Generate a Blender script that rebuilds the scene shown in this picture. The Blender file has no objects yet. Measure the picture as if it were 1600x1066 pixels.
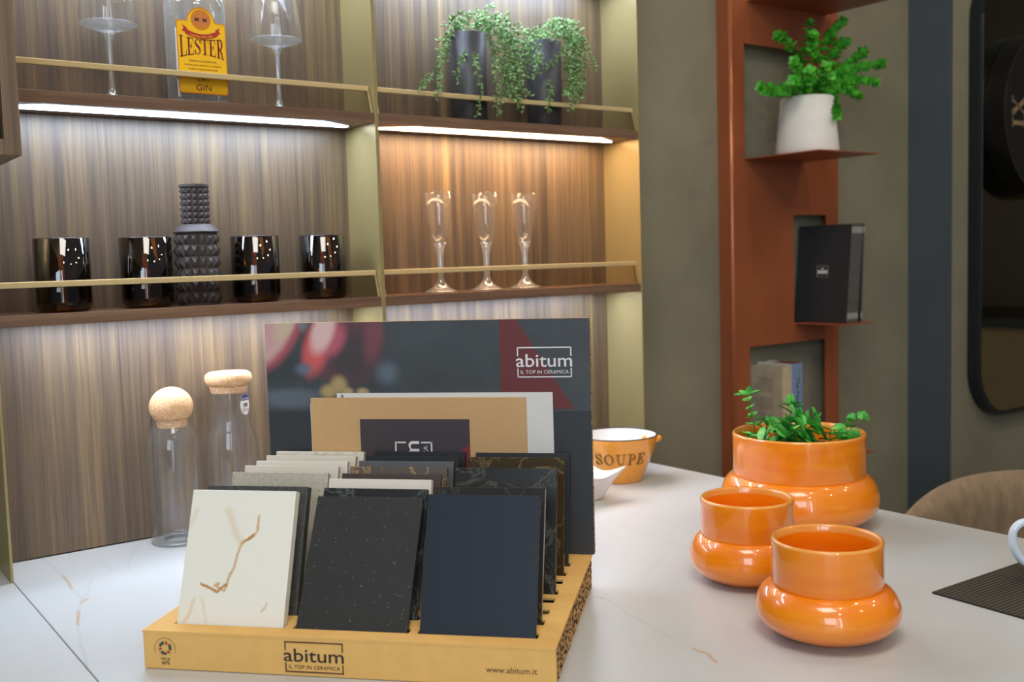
import bpy, bmesh, math, random
from mathutils import Vector, Matrix
R = math.radians
scene = bpy.context.scene
COL = scene.collection
# ------------------------------------------------------------------ camera
F_PX, YAW, PITCH, ROLL = 1605.67, 0.631274, 0.0797290, 0.0294413
CAM_H = 0.427
fw = Vector((math.sin(YAW)*math.cos(PITCH), math.cos(YAW)*math.cos(PITCH), -math.sin(PITCH)))
r0 = Vector((math.cos(YAW), -math.sin(YAW), 0)); d0 = fw.cross(r0)
rt = math.cos(ROLL)*r0 + math.sin(ROLL)*d0
dn = -math.sin(ROLL)*r0 + math.cos(ROLL)*d0
EYE = Vector((0, 0, CAM_H))
cam_d = bpy.data.cameras.new('camera'); cam = bpy.data.objects.new('camera', cam_d); COL.objects.link(cam)
M = Matrix.Identity(4)
for i, v in enumerate((rt, -dn, -fw)):
    for k in range(3): M[k][i] = v[k]
M.translation = EYE; cam.matrix_world = M
cam_d.sensor_width = 36; cam_d.lens = F_PX*36/1600; cam_d.clip_start = .02
cam_d.dof.use_dof = True; cam_d.dof.focus_distance = 1.30; cam_d.dof.aperture_fstop = 6.0
scene.camera = cam
# ------------------------------------------------------------------ view + light
scene.view_settings.view_transform = 'Standard'; scene.view_settings.look = 'None'
scene.view_settings.gamma = 1; scene.view_settings.exposure = 0.15
scene.view_settings.use_curve_mapping = False
world = bpy.data.worlds.new('world'); scene.world = world; world.use_nodes = True
wb = world.node_tree.nodes['Background']; wb.inputs[0].default_value = (0.80, 0.86, 1.0, 1); wb.inputs[1].default_value = 0.16
def area(name, loc, target, sx, sy, power, col):
    l = bpy.data.lights.new(name, 'AREA'); l.shape = 'RECTANGLE'; l.size = sx; l.size_y = sy
    l.energy = power; l.color = col
    o = bpy.data.objects.new(name, l); COL.objects.link(o); o.location = loc
    o.rotation_euler = (Vector(target)-Vector(loc)).to_track_quat('-Z', 'Y').to_euler(); return o
area('shop_window_light', (-1.9, -1.75, 1.35), (0.7, 1.3, 0.1), 1.1, 1.7, 34, (0.74, 0.87, 1.0))
area('shop_window_light_narrow', (-0.75, -1.95, 0.75), (0.7, 1.3, 0.6), 0.16, 2.6, 10, (0.95, 0.97, 1.0))
area('shop_window_light_blue', (-1.15, -1.90, 0.75), (0.7, 1.3, 0.6), 0.34, 2.6, 6, (0.45, 0.66, 1.0))
area('ceiling_panel_light', (0.2, 0.2, 2.0), (0.5, 0.9, 0), 0.7, 0.7, 15, (1.0, 0.93, 0.84))
for i, (x, y) in enumerate(((0.9, 0.1), (1.9, 0.5), (1.5, -0.9), (0.1, -0.8), (2.6, -0.3), (2.8, 0.4))):
    area('ceiling_spot_light', (x, y, 1.95), (x+.05, y+.35, 0), 0.07, 0.07, 2.9, (1.0, 0.80, 0.52))

# ------------------------------------------------------------------ helpers
def lin(c):
    c = c/255.0
    return c/12.92 if c <= .04045 else ((c+.055)/1.055)**2.4
def rgb(r, g, b): return (lin(r), lin(g), lin(b), 1)
def tag(o, label=None, cat=None, group=None, kind=None):
    if label: o['label'] = label
    if cat: o['category'] = cat
    if group: o['group'] = group
    if kind: o['kind'] = kind
    return o
def empty(name, loc=(0, 0, 0), rz=0, label=None, cat=None, group=None):
    o = bpy.data.objects.new(name, None); COL.objects.link(o); o.location = loc
    o.rotation_euler = (0, 0, rz); o.empty_display_size = .02
    return tag(o, label, cat, group)
class MB:
    def __init__(s): s.v = []; s.f = []; s.m = []; s.mi = 0
    def add(s, vs, fs):
        b = len(s.v); s.v += [tuple(v) for v in vs]
        for f in fs: s.f.append(tuple(b+i for i in f)); s.m.append(s.mi)
        return s
    def box(s, x0, x1, y0, y1, z0, z1):
        vs = [(x, y, z) for z in (z0, z1) for y in (y0, y1) for x in (x0, x1)]
        return s.add(vs, [(0,2,3,1),(4,5,7,6),(0,1,5,4),(2,6,7,3),(0,4,6,2),(1,3,7,5)])
    def lathe(s, prof, n=48, c=(0, 0, 0), sx=1, sy=1, close=False):
        vs = []
        for r, z in prof:
            for k in range(n):
                a = 2*math.pi*k/n; vs.append((c[0]+r*math.cos(a)*sx, c[1]+r*math.sin(a)*sy, c[2]+z))
        fs = []; m = len(prof)
        for i in range(m-1 if not close else m):
            j = (i+1) % m
            for k in range(n):
                k2 = (k+1) % n; fs.append((i*n+k, i*n+k2, j*n+k2, j*n+k))
        return s.add(vs, fs)
    def tube(s, pts, r, n=6, caps=True):
        pts = [Vector(p) for p in pts]; rr = r if isinstance(r, (list, tuple)) else [r]*len(pts)
        vs = []; up = Vector((0, 0, 1)); prev = None
        for i, p in enumerate(pts):
            t = (pts[min(i+1, len(pts)-1)]-pts[max(i-1, 0)])
            t = t.normalized() if t.length > 1e-9 else Vector((0, 0, 1))
            a = prev if prev is not None else (t.cross(up) if abs(t.dot(up)) < .95 else t.cross(Vector((1, 0, 0))))
            a = (a - t*a.dot(t)).normalized(); prev = a; b = t.cross(a)
            for k in range(n):
                an = 2*math.pi*k/n; vs.append(p + (a*math.cos(an)+b*math.sin(an))*rr[i])
        fs = []
        for i in range(len(pts)-1):
            for k in range(n):
                k2 = (k+1) % n; fs.append((i*n+k, i*n+k2, (i+1)*n+k2, (i+1)*n+k))
        if caps:
            fs.append(tuple(range(n))[::-1]); fs.append(tuple((len(pts)-1)*n+k for k in range(n)))
        return s.add(vs, fs)
    def prism(s, poly, y0, y1, fn=None):   # polygon in (a, b), extruded along third; fn maps (a, b, t) to xyz
        fn = fn or (lambda a, b, t: (a, t, b)); n = len(poly)
        vs = [fn(a, b, y0) for a, b in poly]+[fn(a, b, y1) for a, b in poly]
        return s.add(vs, [tuple(range(n)), tuple(range(2*n-1, n-1, -1))]+[(k, k+n, (k+1) % n+n, (k+1) % n) for k in range(n)])
    def build(s, name, mat, parent=None, smooth=False, bevel=0, seg=2, label=None, weld=False):
        me = bpy.data.meshes.new(name); me.from_pydata(s.v, [], s.f)
        for m in (mat if isinstance(mat, (list, tuple)) else [mat]): me.materials.append(m)
        me.polygons.foreach_set('material_index', s.m)
        bm = bmesh.new(); bm.from_mesh(me)
        if weld: bmesh.ops.remove_doubles(bm, verts=bm.verts, dist=1e-6)
        bmesh.ops.recalc_face_normals(bm, faces=bm.faces); bm.to_mesh(me); bm.free()
        if smooth:
            me.polygons.foreach_set('use_smooth', [True]*len(me.polygons))
        o = bpy.data.objects.new(name, me); COL.objects.link(o)
        if parent: o.parent = parent
        if bevel:
            b = o.modifiers.new('bevel', 'BEVEL'); b.width = bevel; b.segments = seg; b.limit_method = 'ANGLE'
            b.harden_normals = False
        if smooth == 'auto' or (smooth and bevel):
            pass
        if label: o['label'] = label
        return o
def autosmooth(o, ang=35):
    me = o.data
    bm = bmesh.new(); bm.from_mesh(me)
    for e in bm.edges:
        if len(e.link_faces) == 2: e.smooth = e.calc_face_angle(0) < R(ang)
    bm.to_mesh(me); bm.free(); return o
def pix(x, y, axis, val):     # the place point seen at (x, y) of the photograph on the plane axis = val
    v = fw + (x-800)/F_PX*rt + (y-533)/F_PX*dn
    t = (val-EYE[axis])/v[axis]; return EYE + v*t
def text_mesh(txt, size, name, mat, parent=None, thick=0.0, align='LEFT', offset=0.0, sx=1.0, ext=0.00012):
    cu = bpy.data.curves.new(name, 'FONT'); cu.body = txt; cu.size = size; cu.align_x = align; cu.offset = offset
    cu.extrude = ext; cu.resolution_u = 4
    ob = bpy.data.objects.new('tmp', cu); COL.objects.link(ob)
    dg = bpy.context.evaluated_depsgraph_get(); dg.update()
    me = bpy.data.meshes.new_from_object(ob.evaluated_get(dg)); bpy.data.objects.remove(ob); bpy.data.curves.remove(cu)
    me.name = name; me.materials.clear(); me.materials.append(mat)
    for v in me.vertices: v.co.x *= sx
    return me
def put_mesh(me, name, parent, mw):
    o = bpy.data.objects.new(name, me); COL.objects.link(o); o.parent = parent; o.matrix_local = mw; return o
def frame(o, x, y):     # matrix with origin o, local x axis, local y axis
    x = Vector(x).normalized(); y = Vector(y); y = (y-x*y.dot(x)).normalized(); z = x.cross(y)
    m = Matrix.Identity(4)
    for i, v in enumerate((x, y, z)):
        for k in range(3): m[k][i] = v[k]
    m.translation = Vector(o); return m

# ------------------------------------------------------------------ materials
class NT:
    def __init__(s, name):
        s.mat = bpy.data.materials.new(name); s.mat.use_nodes = True; s.t = s.mat.node_tree
        s.b = s.t.nodes['Principled BSDF']; s.out = s.t.nodes['Material Output']
    def n(s, typ, **kw):
        nd = s.t.nodes.new(typ)
        for k, v in kw.items(): setattr(nd, k, v)
        return nd
    def link(s, a, b): s.t.links.new(a, b)
    def val(s, sock, v):
        if hasattr(v, 'is_output') or isinstance(v, bpy.types.NodeSocket): s.link(v, sock)
        else: sock.default_value = v
    def math(s, op, a, b=None, c=None, clamp=False):
        nd = s.n('ShaderNodeMath', operation=op, use_clamp=clamp); s.val(nd.inputs[0], a)
        if b is not None: s.val(nd.inputs[1], b)
        if c is not None: s.val(nd.inputs[2], c)
        return nd.outputs[0]
    def vmath(s, op, a, b=None, scale=None):
        nd = s.n('ShaderNodeVectorMath', operation=op); s.val(nd.inputs[0], a)
        if b is not None: s.val(nd.inputs[1], b)
        if scale is not None: s.val(nd.inputs['Scale'], scale)
        return nd.outputs['Value'] if op in ('LENGTH', 'DOT_PRODUCT', 'DISTANCE') else nd.outputs[0]
    def mix(s, f, a, b, typ='MIX'):
        nd = s.n('ShaderNodeMix', data_type='RGBA', blend_type=typ); s.val(nd.inputs[0], f); s.val(nd.inputs[6], a); s.val(nd.inputs[7], b)
        return nd.outputs[2]
    def coord(s, scale=(1, 1, 1), loc=(0, 0, 0), which='Object', rot=(0, 0, 0)):
        tc = s.n('ShaderNodeTexCoord'); mp = s.n('ShaderNodeMapping')
        mp.inputs['Scale'].default_value = scale; mp.inputs['Location'].default_value = loc; mp.inputs['Rotation'].default_value = rot
        s.link(tc.outputs[which], mp.inputs['Vector']); return mp.outputs[0]
    def noise(s, vec, scale, detail=4, rough=.55, dist=0, out='Fac'):
        nd = s.n('ShaderNodeTexNoise'); s.link(vec, nd.inputs['Vector']); nd.inputs['Scale'].default_value = scale
        nd.inputs['Detail'].default_value = detail; nd.inputs['Roughness'].default_value = rough; nd.inputs['Distortion'].default_value = dist
        return nd.outputs[out]
    def ramp(s, fac, stops, interp='LINEAR'):
        nd = s.n('ShaderNodeValToRGB'); nd.color_ramp.interpolation = interp
        while len(nd.color_ramp.elements) < len(stops): nd.color_ramp.elements.new(.5)
        for e, (p, c) in zip(nd.color_ramp.elements, stops): e.position = p; e.color = c
        s.link(fac, nd.inputs[0]); return nd.outputs[0]
    def bump(s, h, strength=.2, dist=.001):
        nd = s.n('ShaderNodeBump'); nd.inputs['Strength'].default_value = strength; nd.inputs['Distance'].default_value = dist
        s.link(h, nd.inputs['Height']); s.link(nd.outputs[0], s.b.inputs['Normal'])
    def set(s, **kw):
        nm = dict(color='Base Color', rough='Roughness', metal='Metallic', coat='Coat Weight', coatr='Coat Roughness', spec='Specular IOR Level', sheen='Sheen Weight', sss='Subsurface Weight', ior='IOR', trans='Transmission Weight', alpha='Alpha')
        for k, v in kw.items(): s.val(s.b.inputs[nm[k]], v)
        return s
def plain(name, c, rough=.5, metal=0, var=.06, vs=30, **kw):
    m = NT(name); v = m.coord(); nz = m.noise(v, vs, 3)
    dark = tuple(x*(1-var*2) for x in c[:3])+(1,); light = tuple(min(1, x*(1+var*2)) for x in c[:3])+(1,)
    m.set(color=m.ramp(nz, [(.3, dark), (.7, light)]), rough=rough, metal=metal, **kw); return m.mat
def wood(name, stops, grain='Z', sc=1.0, rough=.45, bump=.15):
    m = NT(name)
    s1 = {'Z': (78*sc, 78*sc, .8), 'X': (1.6, 40*sc, 60*sc)}[grain]
    s2 = {'Z': (330*sc, 330*sc, 6), 'X': (10, 260*sc, 260*sc)}[grain]
    a = m.noise(m.coord(s1), 1.0, 3, .6, .25); b = m.noise(m.coord(s2), 1.0, 4, .65, .1)
    w = m.n('ShaderNodeTexNoise'); m.link(m.coord({'Z': (9*sc, 9*sc, .25), 'X': (.4, 9, 12)}[grain], (3, 1, 2)), w.inputs['Vector'])
    f = m.math('ADD', m.math('MULTIPLY', a, .46), m.math('ADD', m.math('MULTIPLY', b, .34), m.math('MULTIPLY', w.outputs[0], .22)))
    m.set(color=m.ramp(f, stops), rough=rough, spec=.8 if grain == 'Z' else .5, coat=.35 if grain == 'Z' else 0, coatr=.45); m.bump(b, bump, .0006); return m.mat
def emit(name, col, st):
    m = NT(name); m.t.nodes.remove(m.b); e = m.n('ShaderNodeEmission'); e.inputs[0].default_value = col; e.inputs[1].default_value = st
    m.link(e.outputs[0], m.out.inputs[0]); return m.mat
def thin_glass(name, tint=(.97, .98, .98, 1), gloss=.9, base=.04, edge=.5, rough=.0, edgecol=(.8, .85, .88, 1), milky=0):
    m = NT(name); m.t.nodes.remove(m.b)
    lw = m.n('ShaderNodeLayerWeight'); lw.inputs[0].default_value = .5
    f3 = m.math('POWER', lw.outputs['Facing'], 3.2)
    tr = m.n('ShaderNodeBsdfTransparent'); m.link(m.mix(f3, tint, tuple(a*b*.72 for a, b in zip(tint[:3], edgecol[:3]))+(1,)), tr.inputs[0])
    gl = m.n('ShaderNodeBsdfGlossy'); gl.inputs['Roughness'].default_value = rough; gl.inputs[0].default_value = (gloss, gloss, gloss, 1)
    fac = m.math('ADD', m.math('MULTIPLY', f3, edge), base, clamp=True)
    mx = m.n('ShaderNodeMixShader'); m.link(fac, mx.inputs[0]); m.link(tr.outputs[0], mx.inputs[1]); m.link(gl.outputs[0], mx.inputs[2])
    sh = mx.outputs[0]
    if milky:
        df = m.n('ShaderNodeBsdfDiffuse'); df.inputs[0].default_value = (.86, .9, .92, 1); m2 = m.n('ShaderNodeMixShader'); m2.inputs[0].default_value = milky
        m.link(sh, m2.inputs[1]); m.link(df.outputs[0], m2.inputs[2]); sh = m2.outputs[0]
    m.link(sh, m.out.inputs[0]); return m.mat
def veined(name, base, veincol, paths, width, soft, rough=.25, noisecol=None, speck=None, axes='xz', nsc=25, namp=.004, faint=None, **kw):
    """stone with veins along given polylines (local coordinates), plus optional cloudiness"""
    m = NT(name); v = m.coord()
    nz = m.n('ShaderNodeTexNoise'); m.link(v, nz.inputs['Vector']); nz.inputs['Scale'].default_value = nsc; nz.inputs['Detail'].default_value = 5
    off = m.vmath('SCALE', m.vmath('SUBTRACT', nz.outputs['Color'], (.5, .5, .5)), scale=namp*2)
    p = m.vmath('MULTIPLY', m.vmath('ADD', v, off), (1, 0, 1) if axes == 'xz' else (1, 1, 0))
    col = base
    if noisecol: col = m.mix(m.math('MULTIPLY', m.noise(v, noisecol[1], 5, .6, .6), noisecol[2], clamp=True), base, noisecol[0])
    if faint:   # ridged faint veins
        rn = m.noise(v, faint[1], 6, .6, 1.2)
        rd = m.math('SUBTRACT', 1.0, m.math('MULTIPLY', m.math('ABSOLUTE', m.math('SUBTRACT', rn, .5)), faint[2]), clamp=True)
        rd = m.math('MULTIPLY', m.math('POWER', rd, 2), m.math('MULTIPLY', m.noise(v, faint[1]*.7, 2), faint[3]), clamp=True)
        col = m.mix(rd, col, faint[0])
    for path, vc, w, sf, st in paths:
        best = None
        for a, b in zip(path[:-1], path[1:]):
            A = (a[0], 0, a[1]) if axes == 'xz' else (a[0], a[1], 0); B = (b[0], 0, b[1]) if axes == 'xz' else (b[0], b[1], 0)
            ba = Vector(B)-Vector(A); L = ba.dot(ba)
            pa = m.vmath('SUBTRACT', p, A)
            h = m.math('DIVIDE', m.vmath('DOT_PRODUCT', pa, tuple(ba)), L, clamp=True)
            bs = m.n('ShaderNodeVectorMath', operation='SCALE'); bs.inputs[0].default_value = tuple(ba); m.link(h, bs.inputs['Scale'])
            d = m.vmath('LENGTH', m.vmath('SUBTRACT', pa, bs.outputs[0]))
            best = d if best is None else m.math('MINIMUM', best, d)
        fac = m.math('SUBTRACT', 1.0, m.math('DIVIDE', m.math('SUBTRACT', best, w), sf), clamp=True)
        fac = m.math('MULTIPLY', m.math('POWER', fac, 1.6), m.math('MULTIPLY', m.noise(v, nsc*5, 3, .7), st*1.7), clamp=True)
        col = m.mix(fac, col, vc)
    if speck:
        for sc_, th, sc_col in speck:
            vo = m.n('ShaderNodeTexVoronoi'); m.link(v, vo.inputs['Vector']); vo.inputs['Scale'].default_value = sc_
            rnd = m.n('ShaderNodeSeparateColor'); m.link(vo.outputs['Color'], rnd.inputs[0])
            f = m.math('MULTIPLY', m.math('LESS_THAN', vo.outputs['Distance'], m.math('MULTIPLY', rnd.outputs[1], th)), m.math('GREATER_THAN', rnd.outputs[0], .55))
            col = m.mix(m.math('MULTIPLY', f, .8), col, sc_col)
    if isinstance(col, tuple): m.b.inputs['Base Color'].default_value = col
    else: m.link(col, m.b.inputs['Base Color'])
    m.set(rough=rough, **kw); return m.mat
WOOD = wood('walnut_veneer_vertical', [(.36, rgb(58, 46, 34)), (.45, rgb(84, 67, 50)), (.53, rgb(102, 82, 58)), (.60, rgb(122, 99, 67)), (.68, rgb(152, 123, 80))], rough=.5)
WOODH = wood('walnut_shelf', [(.3, rgb(74, 54, 42)), (.5, rgb(112, 84, 64)), (.7, rgb(140, 108, 82))], 'X')
WOODV = wood('walnut_cabinet', [(.3, rgb(74, 56, 36)), (.5, rgb(104, 80, 52)), (.7, rgb(128, 102, 66))], 'Z', 2)
GOLD = plain('champagne_metal', rgb(164, 147, 100), .38, .4, .02, 4)
RAIL = plain('champagne_rail', rgb(214, 190, 138), .3, .25, .02, 4)
DARKGAP = plain('dark_gap', rgb(40, 34, 20), .6)
LED_COOL = emit('led_cool', (.66, .80, 1, 1), 27); LED_WARM = emit('led_warm', (1, .66, .40, 1), 30); LED_COOL_LOW = emit('led_cool_low', (.70, .80, 1, 1), 25)
ALU = plain('aluminium_profile', rgb(160, 165, 170), .35, .8)
SMOKE = thin_glass('smoked_glass', (.89, .865, .84, 1), .1, 0, .01)
CLEAR = thin_glass('clear_glass', (.992, .992, .992, 1), 1, .025, .36, edgecol=(1.27, 1.29, 1.31, 1), milky=.012)
CLEARTHICK = thin_glass('clear_glass_solid', (.96, .97, .98, 1), 1, .20, .5, rough=.08, edgecol=(1.3, 1.32, 1.35, 1), milky=.14)
AMBER = thin_glass('amber_glass', (.30, .15, .02, 1), 1, .08, .5, edgecol=(.5, .4, .3, 1))
GREYWALL = plain('grey_green_plaster', rgb(146, 140, 116), .75, 0, .07, 3)
FLOORM = plain('floor_stone', rgb(90, 86, 80), .5, 0, .08, 4)
KRAFT = plain('kraft_cardboard', rgb(232, 183, 104), .8, 0, .02, 60)
KRAFT2 = plain('kraft_folder_card', rgb(206, 166, 114), .75, 0, .02, 200)
INK = plain('brown_ink', rgb(92, 52, 34), .7); INKD = plain('dark_ink', rgb(52, 44, 36), .7); INKR = plain('red_ink', rgb(170, 60, 40), .7)
WHITEINK = plain('white_ink', rgb(228, 226, 224), .6)
PAPER = plain('white_paper', rgb(222, 220, 214), .7, 0, .01)
CORK = NT('cork'); CORK.set(color=CORK.mix(CORK.math('GREATER_THAN', CORK.noise(CORK.coord(), 700, 3, .7), .6), CORK.ramp(CORK.noise(CORK.coord(), 260, 5, .7), [(.35, rgb(196, 150, 104)), (.6, rgb(226, 186, 142))]), rgb(176, 128, 84)), rough=.85); CORK = CORK.mat
CLAY = plain('dark_grey_ceramic', rgb(66, 58, 56), .55, 0, .05, 60)
POTGREY = plain('anthracite_pot', rgb(66, 66, 70), .5, 0, .03, 20)
POTWHITE = plain('white_pot', rgb(238, 236, 230), .6, 0, .02, 20)
COPPER = plain('rust_painted_steel', rgb(170, 94, 58), .38, .1, .05, 6)
BLACK = plain('black_card', rgb(48, 49, 52), .55, 0, .03, 60); BLACKE = plain('black_enamel', rgb(12, 12, 13), .35)
SOIL = plain('soil', rgb(40, 28, 20), .95, 0, .3, 200)
TAUPE = NT('taupe_velvet'); TAUPE.set(color=TAUPE.ramp(TAUPE.noise(TAUPE.coord((1, 1, .3)), 60, 4), [(.3, rgb(124, 102, 76)), (.7, rgb(152, 128, 96))]), rough=.9, sheen=.4); TAUPE = TAUPE.mat
def glaze(name, c1, c2):
    m = NT(name); v = m.coord((1, 1, 6)); nz = m.noise(v, 9, 4, .6, .3)
    m.set(color=m.ramp(nz, [(.3, c1), (.75, c2)]), rough=.32, coat=1.0, coatr=.03); m.bump(m.noise(m.coord((1, 1, 3)), 30, 2), .05, .002); return m.mat
ORANGE = glaze('orange_glaze', rgb(246, 126, 4), rgb(254, 152, 12))
ORANGE_RIM = glaze('orange_rim_glaze', rgb(236, 142, 40), rgb(248, 176, 84))
YELLOW = plain('yellow_orange_enamel', rgb(238, 160, 52), .25, 0, .02, 10, coat=.7)
WHITEG = plain('white_glaze', rgb(236, 234, 230), .2, 0, .01, 8, coat=.6)
def leafmat(name, c1, c2, sc=40):
    m = NT(name); m.set(color=m.ramp(m.noise(m.coord(), sc, 3), [(.35, c1), (.65, c2)]), rough=.45, sss=.0); return m.mat
LEAF_A = leafmat('bright_green_leaf', rgb(48, 140, 30), rgb(104, 214, 66)); LEAF_B = leafmat('grey_green_bead_leaf', rgb(84, 120, 58), rgb(150, 190, 124), 60); LEAF_C = leafmat('fresh_green_leaf', rgb(60, 160, 60), rgb(118, 214, 96), 60)
STEM = plain('green_stem', rgb(96, 110, 46), .6); STEMR = plain('reddish_stem', rgb(120, 88, 60), .6)

# ------------------------------------------------------------------ setting
FLOOR_Z = -.9
YB, YF, YW = 1.6454, 1.538, 1.7956
XA, XB, XC = .2581, .8587, 1.4597
tag(MB().box(-3.2, 6.2, -3.4, 3.0, FLOOR_Z-.05, FLOOR_Z).build('floor', FLOORM), kind='structure')
tag(MB().box(-3.2, 2.8025, YW, YW+.15, FLOOR_Z, 2.2).build('wall_back', GREYWALL), kind='structure')
tag(MB().box(2.7975, 2.8023, 1.6571, YW, FLOOR_Z, 2.2).build('jog_side_shade', plain('blue_grey_shade', rgb(82, 92, 98), .6, 0, .03, 3)), kind='structure')  # added panel: bluish shade of the wall jog's side put into its colour
tag(MB().box(2.8025, 6.2, 1.657, YW+.15, FLOOR_Z, 2.2).build('wall_right', GREYWALL), kind='structure')
MBROWN = wood('dark_panelling', [(.3, rgb(60, 46, 22)), (.7, rgb(96, 72, 36))], 'Z', .3)
tag(MB().box(6.2, 6.35, -3.4, 1.657, FLOOR_Z, 2.2).build('wall_side', MBROWN), kind='structure')

# ------------------------------------------------------------------ worktop
def px_xy(path): return [tuple(pix(x, y, 2, 0))[:2] for x, y in path]
TAN = rgb(186, 146, 96); GR = rgb(176, 178, 178)
cpaths = [(px_xy([(68, 872), (100, 902), (112, 920), (128, 934), (122, 962), (125, 1000), (138, 1050)]), GR, .0002, .004, .55),
          (px_xy([(97, 900), (106, 910), (112, 920)]), TAN, .0006, .003, .9), (px_xy([(142, 905), (138, 925), (128, 940)]), GR, .0003, .003, .5), (px_xy([(138, 935), (128, 942)]), TAN, .0008, .003, .9),
          (px_xy([(122, 955), (122, 976)]), TAN, .0006, .003, .9), (px_xy([(214, 855), (203, 870), (200, 895)]), GR, .0003, .004, .4),
          (px_xy([(160, 880), (180, 895)]), GR, .0003, .004, .4),
          (px_xy([(930, 932), (950, 938), (975, 955), (1010, 975), (1050, 1000)]), GR, .0002, .003, .5), (px_xy([(1085, 1014), (1105, 1022), (1120, 1036)]), TAN, .0006, .004, .8), (px_xy([(930, 932), (945, 935)]), TAN, .0004, .002, .9),
          (px_xy([(950, 815), (1010, 835), (1075, 855)]), GR, .0005, .006, .4), (px_xy([(1035, 870), (1000, 905)]), GR, .0005, .006, .3)]
QUARTZ = veined('white_veined_quartz', rgb(200, 203, 202), None, cpaths, 0, 0, .32, axes='xy', nsc=40, namp=.004, noisecol=(rgb(186, 189, 188), 3, .5), faint=(rgb(196, 194, 190), 2.2, 34, .5))
isl = empty('kitchen_island', (.85, .9, FLOOR_Z), 0, 'white veined stone worktop that carries the sample display and the orange pots', 'kitchen island')
def wl(o, root):     # keep world placement under a root at a location
    o.matrix_parent_inverse = Matrix.Translation(-Vector(root.location)); return o
wl(MB().box(XA+.0006, XC, .10, YB, -.02, 0).build('worktop', QUARTZ, isl, bevel=.0012), isl)
wl(MB().box(XA+.03, XC-.25, .25, YB-.002, FLOOR_Z, -.02).build('base_cabinet', WOODV, isl), isl)
lw = empty('kitchen_counter', (-.6, 1.3, FLOOR_Z), 0, 'white stone counter section at far left beyond the dark joint line', 'counter')
wl(MB().box(-1.6, XA-.0006, .85, YB, -.02, 0).build('worktop', QUARTZ, lw, bevel=.0008), lw)
wl(MB().box(-1.6, XA-.03, .90, YB-.002, FLOOR_Z, -.02).build('base_cabinet', WOODV, lw), lw)

# ------------------------------------------------------------------ shelving niches
ZS = [(.3530, .3694), (.6612, .6780), (.9694, .9860)]
def niche(x0, x1, label, leds, first):
    xm = (x0+x1)/2
    rt_ = empty('shelving_unit', (xm, YB, 0.001), 0, label, 'shelving unit')
    T = lambda o: wl(o, rt_)
    T(MB().box(x0, x1, YB+.0005, YB+.018, .0015, 1.45).build('back_panel', WOOD, rt_))
    T(MB().box(x0-.0035, x0, YF, YB+.018, .001, 1.45 if not first else .5625).build('side_panel', GOLD, rt_, bevel=.0004))
    T(MB().box(x1, x1+.0035, YF, YB+.018, .001, 1.45).build('side_panel', GOLD, rt_, bevel=.0004))
    for (z0, z1), led in zip(ZS, leds):
        sh = T(MB().box(x0+.0003, x1-.0003, YF+.002, YB, z0, z1).build('shelf', WOODH, rt_, bevel=.0006))
        a, b = x0+.008, x1-.008
        def sub(o): o.parent = sh; return o
        m = MB(); m.prism([(a+.075, 1.557), (b-.075, 1.557), (b-.012, 1.596), (b-.012, 1.606), (a+.012, 1.606), (a+.012, 1.596)], z0-.0007, z0-.0001, lambda p, q, t: (p, q, t))
        m.build('light_strip', led, sh)
        m = MB(); m.box(a, b, 1.6065, 1.611, z0-.0009, z0+.0005); m.build('strip_profile', ALU, sh)
        zt = z1+.0455
        m = MB(); m.box(x0+.001, x1-.001, 1.5525, 1.5595, zt-.0085, zt)
        m.build('gallery_rail', RAIL, sh, bevel=.0012)
        for xx in (x0+.0008, x1-.0042):
            m = MB(); m.prism([(YF+.003, z1), (YF+.010, z1), (1.5595, zt-.008), (1.5525, zt-.008)], xx, xx+.0034, lambda p, q, t: (t, p, q))
            m.build('rail_bracket', GOLD, sh, bevel=.0004)
        m = MB(); m.prism([(YF+.0060, z1+.0002), (YF+.0072, z1+.0002), (1.5566, zt-.0084), (1.5554, zt-.0084)], x0+.0044, x1-.0044, lambda p, q, t: (t, p, q))
        m.build('smoked_glass_pane', SMOKE, sh)
    return rt_
niche(XA, XB-.0052, 'left backlit walnut shelving bay with the gin bottle and the brown glass cups', (LED_COOL_LOW, LED_COOL, LED_COOL), True)
niche(XB+.0018, XC-.0035, 'right backlit walnut shelving bay with trailing plants above and flutes below', (LED_COOL_LOW, LED_WARM, LED_COOL), False)
# wall cabinet at the upper left
oc = empty('wall_cabinet', (-.05, YB, .5627), 0, 'wooden wall cabinet with mitred frame at the top left corner', 'cabinet')
m = MB(); m.box(.2400, .2578, 1.300, YB, .5627, 1.45); wl(m.build('side_panel', WOODV, oc, bevel=.0006), oc)
m = MB(); m.box(-.35, .2398, 1.300, YB, .5627, .5805); wl(m.build('bottom_panel', WOODV, oc, bevel=.0006), oc)
m = MB(); m.box(-.34, .2365, 1.312, 1.33, .5835, 1.45); wl(m.build('door', WOODV, oc, bevel=.001), oc)

# ------------------------------------------------------------------ lathe things
def outline(prof, wall):     # outer profile -> closed shell profile (outer up, inner down)
    return prof
def amber_cup(x, y, r, h, label):
    o = empty('glass_cup', (x, y, .3696), 0, label, 'cup', 'brown glass cups on the lower left shelf')
    p = [(0, .0), (r*.72, 0), (r*.90, .002), (r*.97, .008), (r*.99, .016), (r, h-.001), (r-.0015, h), (r-.003, h-.001), (r-.0035, .014), (r*.8, .009), (0, .008)]
    MB().lathe(p, 64).build('body', AMBER, o, smooth=True); return o
for X, xc, yt, yb, w, lab in ((.3642, 108, 371, 487, 86, 'brown glass cup nearest the left wall cabinet, first of the four'),
        (.4845, 238, 371, 479, 80, 'brown glass cup just left of the studded grey vase'),
        (.6595, 412, 368, 469, 72, 'brown glass cup just right of the studded grey vase'),
        (.7800, 514, 364, 466, 68, 'brown glass cup nearest the gold divider, right end of the row')):
    amber_cup(X-.003, 1.5985, .0385, .1065, lab)
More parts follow.
